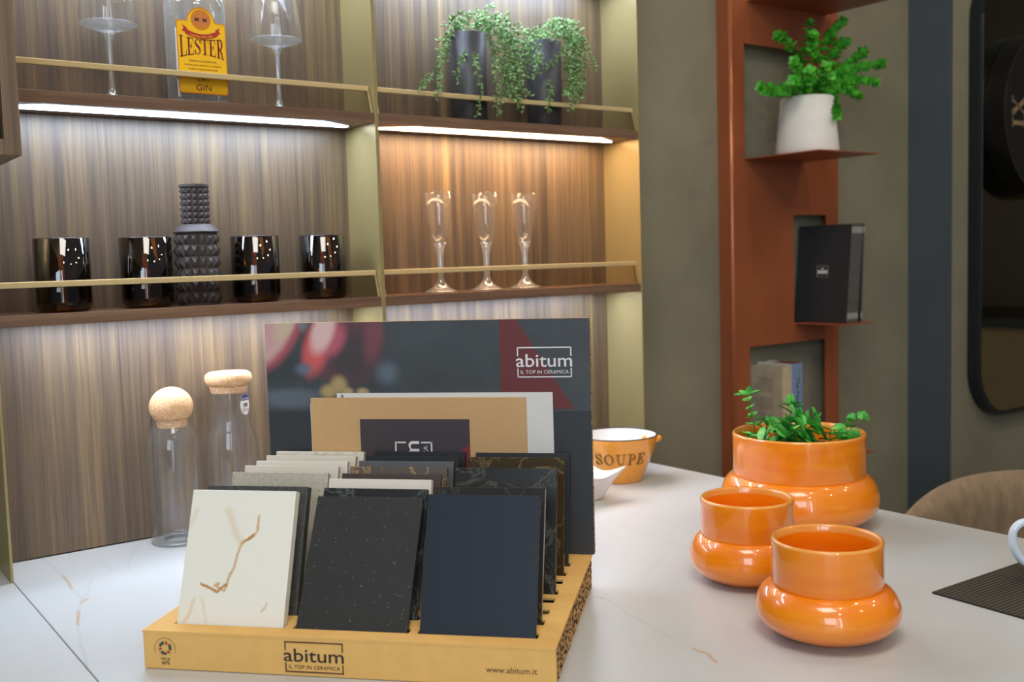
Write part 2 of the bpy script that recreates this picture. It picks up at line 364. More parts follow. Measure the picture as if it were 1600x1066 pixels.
# studded vase
vz = empty('vase', (.5620, 1.600, .3696), 0, 'dark grey vase with rows of pyramid studs between the brown cups', 'vase')
def studded(mb, r, z0, z1, rows, n, hgt, flare=None):
    for i in range(rows):
        for k in range(n):
            za, zb = z0+(z1-z0)*i/rows, z0+(z1-z0)*(i+1)/rows
            def P(a, z, e=0):
                rr = (flare(z) if flare else r)+e; t = 2*math.pi*a/n; return (rr*math.cos(t), rr*math.sin(t), z)
            g = .08; e = (zb-za)*g
            vs = [P(k, za), P(k+1, za), P(k+1, zb), P(k, zb), P(k+.40, (za+zb)/2-.0012, hgt), P(k+.60, (za+zb)/2-.0012, hgt), P(k+.60, (za+zb)/2+.0012, hgt), P(k+.40, (za+zb)/2+.0012, hgt)]
            mb.add(vs, [(0,1,5,4),(1,2,6,5),(2,3,7,6),(3,0,4,7),(4,5,6,7)])
m = MB(); studded(m, .0305, .003, .112, 6, 17, .0052); m.lathe([(0, 0), (.031, 0), (.031, .003), (.0305, .003)], 48)
m.build('body', CLAY, vz, bevel=0)
m = MB(); m.lathe([(.0305, .112), (.0352, .113), (.0352, .1145), (.026, .124), (.0225, .126)], 48); s_ = m.build('shoulder', CLAY, vz, smooth=True); autosmooth(s_)
m = MB(); studded(m, .0195, .1255, .183, 6, 15, .0032); m.lathe([(.0195, .183), (.0228, .1835), (.0228, .1875), (.0165, .1875), (.0165, .11), (0, .11)], 48)
m.build('neck', CLAY, vz)
# champagne flutes
def flute(X, label):
    o = empty('champagne_flute', (X, 1.594, .3696), 0, label, 'glass', 'clear champagne flutes on the lower right shelf')
    MB().lathe([(0, 0), (.033, .0005), (.034, .0015), (.026, .0035), (.015, .010), (.0080, .019), (.0062, .026), (.0060, .066), (.0072, .071), (.0078, .078), (.0105, .084), (.0125, .0905), (0, .0908)], 40).build('stem', CLEARTHICK, o, smooth=True)
    MB().lathe([(.0122, .0910), (.0168, .108), (.0208, .130), (.0236, .155), (.0252, .1815), (.0245, .1818), (.0228, .155), (.0200, .130), (.0160, .108), (.0112, .0922), (0, .0916)], 48).build('bowl', CLEAR, o, smooth=True)
for X, l in ((1.0085, 'champagne flute standing left of the row of three'), (1.1115, 'champagne flute in the middle of the row of three'), (1.2020, 'champagne flute at the right end of the row of three')): flute(X, l)
# wine glasses
def wine(X, rb, zb, label):
    o = empty('wine_glass', (X, 1.594, .6782), 0, label, 'glass', 'large wine glasses on the upper left shelf')
    MB().lathe([(0, 0), (.036, .0005), (.0365, .0015), (.02, .003), (.0075, .007), (.0042, .02), (.0036, .05), (.0036, zb-.014), (.0062, zb-.008), (.0085, zb-.002), (0, zb)], 40).build('stem', CLEARTHICK, o, smooth=True)
    MB().lathe([(rb*.965, zb+.0126), (rb*.985, zb+.020), (rb*.93, zb+.040), (rb*.70, zb+.13), (rb*.68, zb+.13), (rb*.91, zb+.040), (rb*.965, zb+.020), (rb*.945, zb+.0128)], 56).build('bowl', CLEAR, o, smooth=True)
    MB().lathe([(0, zb-.0005), (.010, zb+.0005), (rb*.5, zb+.0045), (rb*.94, zb+.0105), (rb*.97, zb+.0118), (rb*.94, zb+.0126), (rb*.5, zb+.0085), (0, zb+.006)], 56).build('bowl_floor', CLEARTHICK, o, smooth=True)
wine(.4450, .0425, .099, 'wine glass left of the gin bottle with flat flared bowl')
wine(.7090, .0430, .102, 'wine glass right of the gin bottle near the gold divider')
# ------------------------------------------------------------------ gin bottle
BX = .5735
bo = empty('gin_bottle', (BX, 1.588, .6782), 0, 'clear flat gin bottle with yellow label reading LESTER', 'bottle')
def superring(w, d, z, n=64, e=.45):
    out = []
    for k in range(n):
        a = 2*math.pi*k/n; c, s_ = math.cos(a), math.sin(a)
        out.append((w*math.copysign(abs(c)**e, c), d*math.copysign(abs(s_)**e, s_), z))
    return out
rings = [(0.001, .001, .0, 1), (.040, .019, .0, .45), (.044, .023, .003, .45), (.0445, .0235, .010, .45), (.0445, .0235, .150, .45), (.0415, .0225, .162, .5), (.032, .020, .176, .6), (.018, .0155, .184, .85), (.0135, .0135, .196, 1), (.0135, .0135, .225, 1)]
vs = []; [vs.extend(superring(w, d, z, 64, e)) for w, d, z, e in rings]
fs = [(i*64+k, i*64+(k+1) % 64, (i+1)*64+(k+1) % 64, (i+1)*64+k) for i in range(len(rings)-1) for k in range(64)]
MB().add(vs, fs).build('bottle_body', thin_glass('bottle_glass', (.95, .97, .97, 1), 1, .10, .6, rough=.04, edgecol=(1.25, 1.27, 1.3, 1), milky=.08), bo, smooth=True)
vs = []; rr2 = [(.001, .001, .008, 1), (.036, .017, .008, .5), (.040, .0205, .012, .45), (.041, .021, .148, .45), (.036, .0195, .163, .55), (.015, .0135, .182, .9)]
[vs.extend(superring(w, d, z, 64, e)) for w, d, z, e in rr2]
MB().add(vs, [(i*64+k, i*64+(k+1) % 64, (i+1)*64+(k+1) % 64, (i+1)*64+k) for i in range(len(rr2)-1) for k in range(64)]).build('inner_wall', CLEAR, bo, smooth=True)
MB().lathe([(0, .226), (.0155, .226), (.0155, .250), (0, .250)], 32).build('cap', plain('yellow_cap', rgb(220, 160, 20), .4), bo)
LY = -.0239
LABY = plain('label_yellow', rgb(246, 190, 20), .45, 0, .02); LABO = plain('label_border', rgb(206, 130, 16), .45)
def arc(cx, cz, r, a0, a1, n=14): return [(cx+r*math.cos(R(a0+(a1-a0)*k/n)), cz+r*math.sin(R(a0+(a1-a0)*k/n))) for k in range(n+1)]
def label_poly(i=0):
    w, zb, zs = .0385-i, .014+i, .123-i; cr = .004
    return arc(-w+cr, zb+cr, cr, 180, 270, 4)+arc(w-cr, zb+cr, cr, 270, 360, 4)+arc(w-cr, zs-cr, cr, 0, 90, 4)+[(.0225-i*.5, zs)]+arc(0, zs, .0215-i*.7, 8, 172, 16)+[(-.0225+i*.5, zs)]+arc(-w+cr, zs-cr, cr, 90, 180, 4)
lb = MB(); lb.prism(label_poly(0), LY-.0003, LY); lb.mi = 1; lb.prism(label_poly(.0015), LY-.0005, LY-.0003)
label_o = lb.build('label', [LABO, LABY], bo)
# hand-drawn serif letters: ribbons of varying width (stroke list per glyph)
def ribbon(mb, pts, fn, t0, t1):
    L = []; Rr = []
    for i, (x, y, w) in enumerate(pts):
        a = pts[max(i-1, 0)]; b = pts[min(i+1, len(pts)-1)]; dx, dy = b[0]-a[0], b[1]-a[1]; l = math.hypot(dx, dy) or 1
        L.append((x-dy/l*w/2, y+dx/l*w/2)); Rr.append((x+dy/l*w/2, y-dx/l*w/2))
    for i in range(len(pts)-1): mb.prism([L[i], L[i+1], Rr[i+1], Rr[i]], t0, t1, fn)
def cv(cx, cy, rx, ry, a0, a1, w0, w1, n=16, thickside=True):
    out = []
    for k in range(n+1):
        a = R(a0+(a1-a0)*k/n); out.append((cx+rx*math.cos(a), cy+ry*math.sin(a), w1+(w0-w1)*abs(math.cos(a))))
    return out
T_, t_ = .17, .055
GL = {
 'L': [[(.2, 0, T_), (.2, 1, T_)], [(.02, 1, .05), (.38, 1, .05)], [(.02, .02, .05), (.66, .02, .06)], [(.64, 0, .08), (.68, .32, .02)]],
 'E': [[(.2, 0, T_), (.2, 1, T_)], [(.02, .975, .05), (.62, .975, .06)], [(.02, .025, .05), (.64, .025, .06)], [(.2, .52, .05), (.46, .52, .05)], [(.46, .36, .05), (.46, .68, .05)], [(.61, 1, .07), (.63, .70, .02)], [(.63, 0, .07), (.67, .32, .02)]],
 'T': [[(.35, 0, T_), (.35, 1, T_)], [(.0, .97, .06), (.7, .97, .06)], [(.02, 1, .07), (.0, .68, .02)], [(.68, 1, .07), (.70, .68, .02)], [(.18, .02, .05), (.52, .02, .05)]],
 'S': [[(.55, .72, .03), (.5, .9, .05), (.33, .98, .06), (.14, .9, .09), (.1, .74, .14), (.22, .6, .17), (.42, .46, .18), (.52, .3, .15), (.5, .12, .09), (.32, .02, .06), (.14, .1, .05), (.06, .3, .03)], [(.56, .68, .03), (.56, 1, .05)], [(.06, 0, .05), (.06, .34, .03)]],
 'R': [[(.2, 0, T_), (.2, 1, T_)], [(.02, .975, .05), (.3, .975, .05)], [(.02, .025, .05), (.38, .025, .05)], [(.2, .975, .05)]+cv(.36, .74, .2, .235, 90, -90, .15, .05)+[(.2, .505, .05)], [(.34, .5, .12), (.5, .3, .15), (.58, .05, .12), (.72, .02, .05)]],
 'P': [[(.2, 0, T_), (.2, 1, T_)], [(.02, .975, .05), (.3, .975, .05)], [(.02, .025, .05), (.38, .025, .05)], [(.2, .975, .05)]+cv(.36, .72, .2, .255, 90, -90, .15, .05)+[(.2, .465, .05)]],
 'O': [cv(.4, .5, .32, .47, 0, 360, .15, .05, 32)],
 'U': [[(.17, 1, .14), (.17, .35, .14), (.22, .14, .11), (.38, .03, .06), (.54, .12, .06), (.6, .35, .05), (.6, 1, .05)], [(0, .975, .05), (.34, .975, .05)], [(.48, .975, .05), (.74, .975, .05)]],
}
ADV = dict(L=.72, E=.74, T=.74, S=.66, R=.80, P=.66, O=.84, U=.80)
m = MB(); word = 'LESTER'; tot = sum(ADV[c] for c in word); x = 0; W = .070; H = .0285
for c in word:
    for st in GL[c]:
        # arched word: outer letters taller
        def fn(a, b, t, x=x):
            u = (x+a)/tot; xx = (u-.5)*W; k = (2*u-1)**2
            top = .0965+.0035*k; bot = .0735-.0065*k; return (xx, t, bot+(top-bot)*b)
        ribbon(m, [(p[0], p[1], p[2]) for p in st], fn, LY-.0009, LY-.0005)
    x += ADV[c]
m.build('printed_name', plain('label_maroon', rgb(120, 34, 24), .5), label_o)
m = MB(); m.prism([(-.030, .1165), (-.022, .112), (-.022, .1045), (-.030, .107), (-.027, .1115)], LY-.0009, LY-.0005); m.prism([(.030, .1165), (.022, .112), (.022, .1045), (.030, .107), (.027, .1115)], LY-.0009, LY-.0005)
top = arc(0, .150, .046, 241, 299, 12); bot = arc(0, .150, .053, 299, 241, 12); 
for i in range(12): m.prism([top[i], top[i+1], bot[11-i], bot[12-i]], LY-.0012, LY-.0006)
m.build('printed_ribbon', plain('label_red', rgb(176, 42, 34), .5), label_o)
m = MB(); m.prism(arc(0, .1255, .0155, 0, 352, 24), LY-.0007, LY-.0005); m.mi = 1; m.prism([(a*1.25, .1255+(b-.1255)*.8) for a, b in arc(0, .1255, .0115, 0, 352, 24)], LY-.0009, LY-.0007)
m.mi = 2
for sx_ in (-.006, .006):
    for an in (35, 145): 
        c_, s_ = math.cos(R(an)), math.sin(R(an)); m.prism([(sx_+c_*.004-s_*.001, .1255+s_*.004+c_*.001), (sx_-c_*.004-s_*.001, .1255-s_*.004+c_*.001), (sx_-c_*.004+s_*.001, .1255-s_*.004-c_*.001), (sx_+c_*.004+s_*.001, .1255+s_*.004-c_*.001)], LY-.0011, LY-.0009)
m.build('printed_crest', [LABO, plain('crest_rose', rgb(206, 120, 60), .5), INKD], label_o)
for txt, sz, z, mt, sx_ in (('Original', .0055, .1005, INKD, 1), ('London Dry Gin', .0052, .0992-.0, None, 1), ('Distilled and bottled with', .0042, .062, INK, 1), ('the finest grain spirit from a traditional', .0036, .056, INK, 1), ('recipe of natural botanicals', .0042, .050, INK, 1), ('100% grain neutral', .0042, .044, INK, 1), ('DRY', .010, .033, INKD, 1), ('GIN', .013, .0195, INKD, 1.1)):
    if mt is None: continue
    me = text_mesh(txt, sz, 'printed_text', mt, align='CENTER', sx=sx_)
    put_mesh(me, 'printed_text', label_o, frame((0, LY-.0007, z), (1, 0, 0), (0, 0, 1)))
me = text_mesh('London Dry Gin', .0052, 'printed_text', LABY, align='CENTER')
for v in me.vertices:
    v.co.y += (v.co.x**2)*8.5
put_mesh(me, 'printed_text', label_o, frame((0, LY-.0014, .0985), (1, 0, 0), (0, 0, 1)))

# ------------------------------------------------------------------ carafes
def carafe(name, X, Y, prof, wall, label):
    o = empty(name, (X, Y, .0004), 0, label, 'carafe', 'glass carafes with cork stoppers')
    inner = [(max(r-wall, 0), z) for r, z in prof][::-1]; inner[-1] = (0, .004); inner[-2] = (prof[1][0]-wall, .004)
    MB().lathe(prof+[(prof[-1][0]-wall*.5, prof[-1][1]+.0006)]+inner, 64).build('glass_body', CLEAR, o, smooth=True)
    MB().lathe([(prof[1][0]*.55, .0003), (prof[1][0], .0006), (prof[1][0]+.0016, .0028), (prof[1][0]-.001, .0045), (prof[1][0]*.55, .0048)], 64).build('glass_foot', CLEARTHICK, o, smooth=True)
    return o
c1 = carafe('carafe', .5070, 1.5985, [(0, 0), (.038, 0), (.0405, .003), (.0415, .010), (.042, .05), (.0425, .136), (.0415, .154), (.038, .168), (.032, .180), (.0265, .188), (.0262, .195)], .0016, 'clear glass carafe with a round cork ball stopper')
m = MB(); m.lathe([(0, .1815), (.0215, .1815), (.0245, .193), (.0245, .195)], 40); 
m.lathe([(.033*math.cos(R(a)), .2130+.0305*math.sin(R(a))) for a in range(-36, 91, 7)]+[(0, .2435)], 48); m.lathe([(0, .1948), (.026, .1948)], 48); k_ = m.build('cork_stopper', CORK, c1, smooth=True); autosmooth(k_, 40)
c2 = carafe('carafe', .6010, 1.5985, [(0, 0), (.038, 0), (.0405, .003), (.0415, .010), (.042, .12), (.0405, .150), (.035, .166), (.0315, .176), (.031, .190), (.0312, .226), (.0325, .233)], .0016, 'taller clear glass carafe with flat cork lid and oval sticker')
m = MB(); m.lathe([(0, .2265), (.028, .2265), (.0305, .238)], 40); m.lathe([(0, .2385), (.031, .2385), (.0352, .2415), (.0372, .248), (.0362, .255), (.031, .259), (.015, .2605), (0, .2605)], 48)
lid = m.build('cork_lid', CORK, c2, smooth=True); autosmooth(lid, 50)
# oval sticker on the neck, bent round it
def sticker_part(name, zlo, zhi, matl, rr):
    vs = []; fs = []; nu = 12; nv = 12
    for j in range(nv+1):
        z = zlo+(zhi-zlo)*j/nv; hh = math.sqrt(max(0, 1-((z-.207)/.0165)**2))*.0105
        for i in range(nu+1):
            a = R(-62)+(-hh+2*hh*i/nu)/rr; vs.append((rr*math.cos(a), rr*math.sin(a), z))
    for j in range(nv):
        for i in range(nu): fs.append((j*(nu+1)+i, j*(nu+1)+i+1, (j+1)*(nu+1)+i+1, (j+1)*(nu+1)+i))
    o = MB().add(vs, fs).build(name, matl, c2); s_ = o.modifiers.new('s', 'SOLIDIFY'); s_.thickness = .0002; return o
st = sticker_part('sticker', .1907, .2233, PAPER, .0325)
sticker_part('sticker_band', .2140, .2234, plain('sticker_blue', rgb(40, 56, 130), .5), .0328).parent = st
def bent(me, rr, az, z):
    for v in me.vertices:
        a = R(az)+v.co.x/rr; h = v.co.y; d = rr+v.co.z; v.co = (d*math.cos(a), d*math.sin(a), z+h)
    return me
me = text_mesh('Luminarc', .0044, 'sticker_text', WHITEINK, align='CENTER'); put_mesh(bent(me, .0331, -62, .2158), 'sticker_text', st, Matrix.Identity(4))
m = MB()
for k in range(11):
    w = (.0002, .0004, .0003)[k % 3]; x0_ = -.0045+k*.00085; m.box(x0_, x0_+w, 0, .0065, 0, .0002)
o = m.build('sticker_barcode', INKD, st); bent(o.data, .0329, -62, .2035)
for z_, s_ in ((.199, .0024), (.1962, .0024)):
    me = text_mesh('250 ml  made', s_, 'sticker_text', INKD, align='CENTER'); put_mesh(bent(me, .0329, -62, z_), 'sticker_text', st, Matrix.Identity(4))

# ------------------------------------------------------------------ sample display
BA = R(-47.15); BO = Vector((.3063, 1.1050, .0004)); BW, BD, BH = .4475, .3243, .0422
box = empty('sample_display_box', BO, BA, 'brown cardboard sample box with slots and a tall printed backboard', 'display box')
CU = [(.0245, .1515), (.1615, .2895), (.2985, .4255)]
SV = [.0234, .0618, .0952, .1326, .1612, .1995, .2304, .2693]; SD = .0157
us = sorted({0, BW} | {v for c in CU for v in c}); vsn = sorted({0, BD} | {s-.001 for s in SV} | {s-.001+SD for s in SV})
m = MB()
def is_slot(u, v): return any(a < u < b for a, b in CU) and any(s-.001 < v < s-.001+SD for s in SV)
for i in range(len(us)-1):
    for j in range(len(vsn)-1):
        if not is_slot((us[i]+us[i+1])/2, (vsn[j]+vsn[j+1])/2): m.box(us[i], us[i+1], vsn[j], vsn[j+1], BH-.0025, BH)
m.build('top_panel', KRAFT, box)
fp = MB().box(0, BW, .0004, .003, 0, BH-.0002).build('front_panel', KRAFT, box, bevel=.0018, seg=3)
MB().box(.0003, .003, .003, BD-.003, 0, BH-.0026).build('side_panel', KRAFT, box)
HC = NT('honeycomb_cardboard'); vo = HC.n('ShaderNodeTexVoronoi', feature='DISTANCE_TO_EDGE'); HC.link(HC.coord((1, 70, 150)), vo.inputs['Vector']); vo.inputs['Scale'].default_value = 1.0
HC.set(color=HC.ramp(vo.outputs['Distance'], [(.03, rgb(206, 168, 116)), (.14, rgb(150, 112, 70)), (.30, rgb(46, 32, 20))]), rough=.9); HC.bump(vo.outputs['Distance'], -1.0, .003); HCM = HC.mat
random.seed(4)
m = MB(); m.box(BW-.006, BW-.0022, .003, BD, .0012, BH-.0026)
# real honeycomb lips: folded paper walls standing out of the side
for k in range(64):
    y = .004+k*.005; zz = .003
    pts = []
    while zz < BH-.004: pts.append((BW-.0004-random.random()*.0012, y+random.uniform(-.0018, .0018), zz)); zz += .0045
    for a, b in zip(pts[:-1], pts[1:]):
        m.add([(BW-.005, a[1], a[2]), a, b, (BW-.005, b[1], b[2]), (BW-.005, a[1]+.0005, a[2]), (a[0], a[1]+.0005, a[2]), (b[0], b[1]+.0005, b[2]), (BW-.005, b[1]+.0005, b[2])], [(0,1,2,3), (7,6,5,4), (1,5,6,2), (0,4,5,1), (3,2,6,7), (0,3,7,4)])
m.build('honeycomb_side', [HCM], box, label='open honeycomb cardboard edge on the right side')
MB().box(.003, BW-.006, BD-.003, BD, 0, BH-.0026).build('back_panel', KRAFT, box)
MB().box(.003, BW-.0022, .003, BD-.003, 0, .0012).build('bottom_panel', KRAFT, box)
# backboard print
PR = NT('backboard_print'); pc = PR.n('ShaderNodeTexCoord'); sep = PR.n('ShaderNodeSeparateXYZ'); PR.link(pc.outputs['Object'], sep.inputs[0]); PU, PZ = sep.outputs[0], sep.outputs[2]
def U(px): return .018+(px-425)*.000868
def Z(py): return .3475-(py-508)*.000876
nzp = PR.noise(pc.outputs['Object'], 12, 3)
col = PR.ramp(nzp, [(.3, rgb(58, 63, 66)), (.7, rgb(72, 77, 80))])
def blob(col, cx, cy, rx, ry, c, soft=.5, rot=0, st=1.0):
    a = PR.math('SUBTRACT', PU, U(cx)); b = PR.math('SUBTRACT', PZ, Z(cy)); k = .000872
    ct, sn = math.cos(R(rot)), math.sin(R(rot))
    a2 = PR.math('ADD', PR.math('MULTIPLY', a, ct/(rx*k)), PR.math('MULTIPLY', b, sn/(rx*k))); b2 = PR.math('ADD', PR.math('MULTIPLY', a, -sn/(ry*k)), PR.math('MULTIPLY', b, ct/(ry*k)))
    d = PR.math('SQRT', PR.math('ADD', PR.math('MULTIPLY', a2, a2), PR.math('MULTIPLY', b2, b2)))
    mr = PR.n('ShaderNodeMapRange', interpolation_type='SMOOTHSTEP'); PR.link(d, mr.inputs[0]); mr.inputs[1].default_value = 1+soft/2; mr.inputs[2].default_value = 1-soft/2; mr.inputs[3].default_value = 0; mr.inputs[4].default_value = st
    return PR.mix(mr.outputs[0], col, c)
col = blob(col, 455, 622, 60, 14, rgb(92, 101, 110), 1.0)
col = blob(col, 430, 512, 42, 78, rgb(170, 84, 96), .35, -32); col = blob(col, 424, 510, 36, 70, rgb(204, 168, 158), .4, -32); col = blob(col, 428, 520, 12, 60, rgb(206, 150, 160), .9, -32, .6); col = blob(col, 450, 505, 14, 28, rgb(200, 190, 150), .9, -32, .7)
col = blob(col, 483, 510, 10, 10, rgb(118, 130, 140), 1.2)
col = blob(col, 543, 535, 63, 66, rgb(104, 66, 72), .35); col = blob(col, 556, 558, 40, 44, rgb(70, 62, 64), 1.2)
col = blob(col, 592, 530, 14, 36, rgb(128, 72, 82), 1.0, -12, .7)
col = blob(col, 500, 545, 20, 42, rgb(206, 92, 92), .8, -18); col = blob(col, 527, 532, 18, 26, rgb(190, 96, 112), 1.0, -30, .9)
col = blob(col, 512, 518, 17, 36, rgb(222, 186, 182), .8, -22)
col = blob(col, 478, 577, 12, 8, rgb(98, 112, 128), 1.7); col = blob(col, 612, 584, 15, 15, rgb(104, 120, 134), 1.7, 0, .7)
for a in ((517, 612, 12, 10), (534, 602, 12, 13), (572, 613, 9, 6), (548, 612, 8, 6)): col = blob(col, *a, rgb(176, 152, 104), 1.2)
low = PR.math('LESS_THAN', PZ, Z(642.5)); col = PR.mix(low, col, rgb(50, 53, 56))
# red wedge: two edges
inr = PR.math('MULTIPLY', PR.math('GREATER_THAN', PU, .3335), PR.math('MULTIPLY', PR.math('GREATER_THAN', PZ, .2325), PR.math('LESS_THAN', PU, PR.math('ADD', .3553, PR.math('MULTIPLY', PR.math('SUBTRACT', .350, PZ), .627)))))
col = PR.mix(inr, col, rgb(104, 44, 44))
PR.link(col, PR.b.inputs['Base Color']); PR.set(rough=.5); PRINT = PR.mat
bd = MB(); bd.box(.0105, BW+.003, BD-.0035, BD-.0025, BH+.0004, .3492); board = bd.build('backboard', PRINT, box)
m = MB(); m.box(.0105, BW+.0028, BD-.0024, BD+.0095, BH+.0004, .3490)
random.seed(9)
m.build('backboard_core', HCM, board)
def logo(parent, mat, mat2, origin, ux, uy, w, h, fn='printed_logo', frame_mat=None):
    """framed abitum mark; w, h frame size"""
    m = MB(); t = w*.022; gap0, gap1 = h*.36, h*.66
    f = lambda a, b, tt: (a, b, tt)
    m.box(0, w, h-t, h, 0, .0002); m.box(0, t, h-h*.30, h, 0, .0002); m.box(w-t, w, h-h*.30, h, 0, .0002)
    m.box(0, w, 0, t, 0, .0002); m.box(0, t, 0, h*.30, 0, .0002); m.box(w-t, w, 0, h*.30, 0, .0002)
    o = m.build(fn, frame_mat or mat, parent); o.matrix_local = frame(origin, ux, uy)
    me = text_mesh('abitum', h*.60, fn+'_name', mat, align='CENTER', offset=h*.004)
    xs = [v.co.x for v in me.vertices]; k = (w*1.03)/(max(xs)-min(xs))
    for v in me.vertices: v.co.x *= k
    put_mesh(me, fn+'_name', o, Matrix.Translation((w/2, h*.355, .0001)))
    me = text_mesh('IL TOP IN CERAMICA', h*.165, fn+'_tagline', mat2, align='CENTER'); xs = [v.co.x for v in me.vertices]; k = (w*.88)/(max(xs)-min(xs))
    for v in me.vertices: v.co.x *= k
    put_mesh(me, fn+'_tagline', o, Matrix.Translation((w/2, h*.125, .0001)))
    return o
logo(board, WHITEINK, WHITEINK, (.3562, BD-.0037, .2735), (1, 0, 0), (0, 0, 1), .0708, .0395)
logo(fp, INKD, INK, (.1615, .0002, .0040), (1, 0, 0), (0, 0, 1), .0640, .0330, frame_mat=INK)
me = text_mesh('www.abitum.it', .0088, 'printed_web_address', INK, align='LEFT'); put_mesh(me, 'printed_web_address', fp, frame((.3760, .0002, .0140), (1, 0, 0), (0, 0, 1)))
m = MB()
ccx, ccz = .0255, .0235
for k in range(3):
    a0 = 90+120*k
    m.mi = 0
    out = arc(ccx, ccz, .0075, a0+10, a0+72, 6); inn = arc(ccx, ccz, .0045, a0+72, a0+10, 6); m.prism(out+inn, -.0002, .0002)
    m.mi = 1; m.prism([(ccx+rr_*math.cos(R(a)), ccz+rr_*math.sin(R(a))) for rr_, a in ((.0082, a0-8), (.0036, a0-8), (.006, a0-38))][::-1], -.0002, .0002)
out = arc(ccx, ccz-.001, .0122, -20, 200, 30); inn = arc(ccx, ccz-.001, .0119, 200, -20, 30); m.mi = 0
for i in range(30): m.prism([out[i], out[i+1], inn[29-i], inn[30-i]], 0, .0002)
m.build('printed_recycling_mark', [plain('green_ink', rgb(70, 84, 62), .7), INKR], fp)
for txt, sz, z in (('PAP 20', .0034, .0105), ('60%', .0058, .0055)):
    me = text_mesh(txt, sz, 'printed_text', INKD, align='CENTER'); put_mesh(me, 'printed_text', fp, frame((.0255, .0002, z), (1, 0, 0), (0, 0, 1)))

# tiles: (column, slot v, top v, top z, thickness, material, label)
def S(name, base, **k): return veined(name, base, None, k.pop('paths', []), 0, 0, k.pop('rough', .4), **k)
gold = rgb(206, 158, 92); gold2 = rgb(226, 208, 170)
def tpx(x, y):     # photograph point on the first tile -> local (x, z) of that tile
    u = (x-(302-(y-766)*.1208))/(161+(y-766)*.024); h = 1-(y-766)/207.0; return (u*.122, (.0205+.1240*h))
mar = [([tpx(*p) for p in [(338, 905), (345, 901), (341, 908), (353, 914), (357, 903), (362, 886), (370, 870), (374, 850), (382, 828), (396, 818), (406, 806), (410, 778)]], gold, .0004, .0022, 1.0),
       ([tpx(*p) for p in [(316, 902), (330, 910), (342, 916), (356, 902)]], rgb(190, 132, 64), .0006, .0018, 1.2),
       ([tpx(*p) for p in [(382, 828), (390, 822), (400, 814)]], rgb(190, 132, 64), .0007, .002, 1.2),
       ([tpx(*p) for p in [(362, 770), (368, 790), (372, 810), (380, 826)]], gold2, .001, .007, .7), ([tpx(*p) for p in [(305, 930), (298, 955), (288, 972)]], gold2, .0006, .003, .9), ([tpx(*p) for p in [(318, 930), (324, 970)]], gold2, .0004, .003, .6), ([tpx(*p) for p in [(420, 934), (412, 947)]], gold, .0004, .002, .7), ([tpx(*p) for p in [(312, 770), (300, 800)]], gold2, .0006, .004, .6)]
CREAM = rgb(226, 222, 208)
TM = {
 'marble': S('white_gold_vein_marble', rgb(240, 237, 223), paths=mar, nsc=160, namp=.0022, rough=.3),
 'granite': S('dark_grey_granite', rgb(92, 92, 86), noisecol=(rgb(40, 40, 40), 130, 1.1), rough=.5, speck=[(700, .4, rgb(120, 120, 112))]),
 'speckled': S('beige_speckled_stone', rgb(208, 204, 188), noisecol=(rgb(168, 160, 138), 160, 1.0), rough=.5, speck=[(560, .42, rgb(140, 130, 108))]),
 'cream_a': S('cream_stone_tan_cloud', CREAM, noisecol=(rgb(200, 178, 148), 14, .5), rough=.3), 'cream_b': S('cream_stone_plain', CREAM, rough=.35, noisecol=(rgb(214, 208, 190), 30, .4)),
 'cream_c': S('cream_stone_beige_spot', CREAM, noisecol=(rgb(206, 180, 150), 20, .6), rough=.3), 'cream_d': S('cream_stone_fine_vein', CREAM, faint=(rgb(190, 160, 120), 14, 26, 1.2), rough=.3),
 'charcoal': S('charcoal_terrazzo', rgb(53, 53, 51), noisecol=(rgb(42, 42, 41), 40, .8), rough=.5, spec=.3, speck=[(300, .18, rgb(126, 126, 120)), (70, .10, rgb(92, 94, 88)), (700, .25, rgb(66, 66, 62))]),
 'blackm': S('black_marble', rgb(38, 40, 40), faint=(rgb(120, 124, 120), 16, 26, 1.2), rough=.3), 'white': S('plain_white_stone', rgb(226, 218, 204), rough=.4),
 'brown': S('plain_dark_brown', rgb(66, 54, 48), rough=.5), 'brownm': S('brown_grey_marble', rgb(92, 84, 76), faint=(rgb(196, 156, 106), 18, 22, 1.8), rough=.3), 'slate': S('smooth_slate_grey', rgb(86, 88, 90), rough=.45),
 'black1': S('matt_black', rgb(36, 38, 40), rough=.5, spec=.3), 'navy': S('navy_black', rgb(34, 44, 54), rough=.45, spec=.3, noisecol=(rgb(27, 35, 43), 400, .8)),
 'gloss': S('glossy_dark_grey', rgb(50, 50, 48), rough=.08, faint=(rgb(96, 96, 90), 18, 26, 1.0)), 'greym': S('dark_grey_veined_marble', rgb(38, 38, 35), faint=(rgb(116, 110, 94), 16, 30, 1.2), rough=.3, spec=.3),
 'umber': S('glossy_umber_marble', rgb(66, 54, 34), rough=.07, faint=(rgb(140, 122, 84), 12, 30, 1.2)),
}
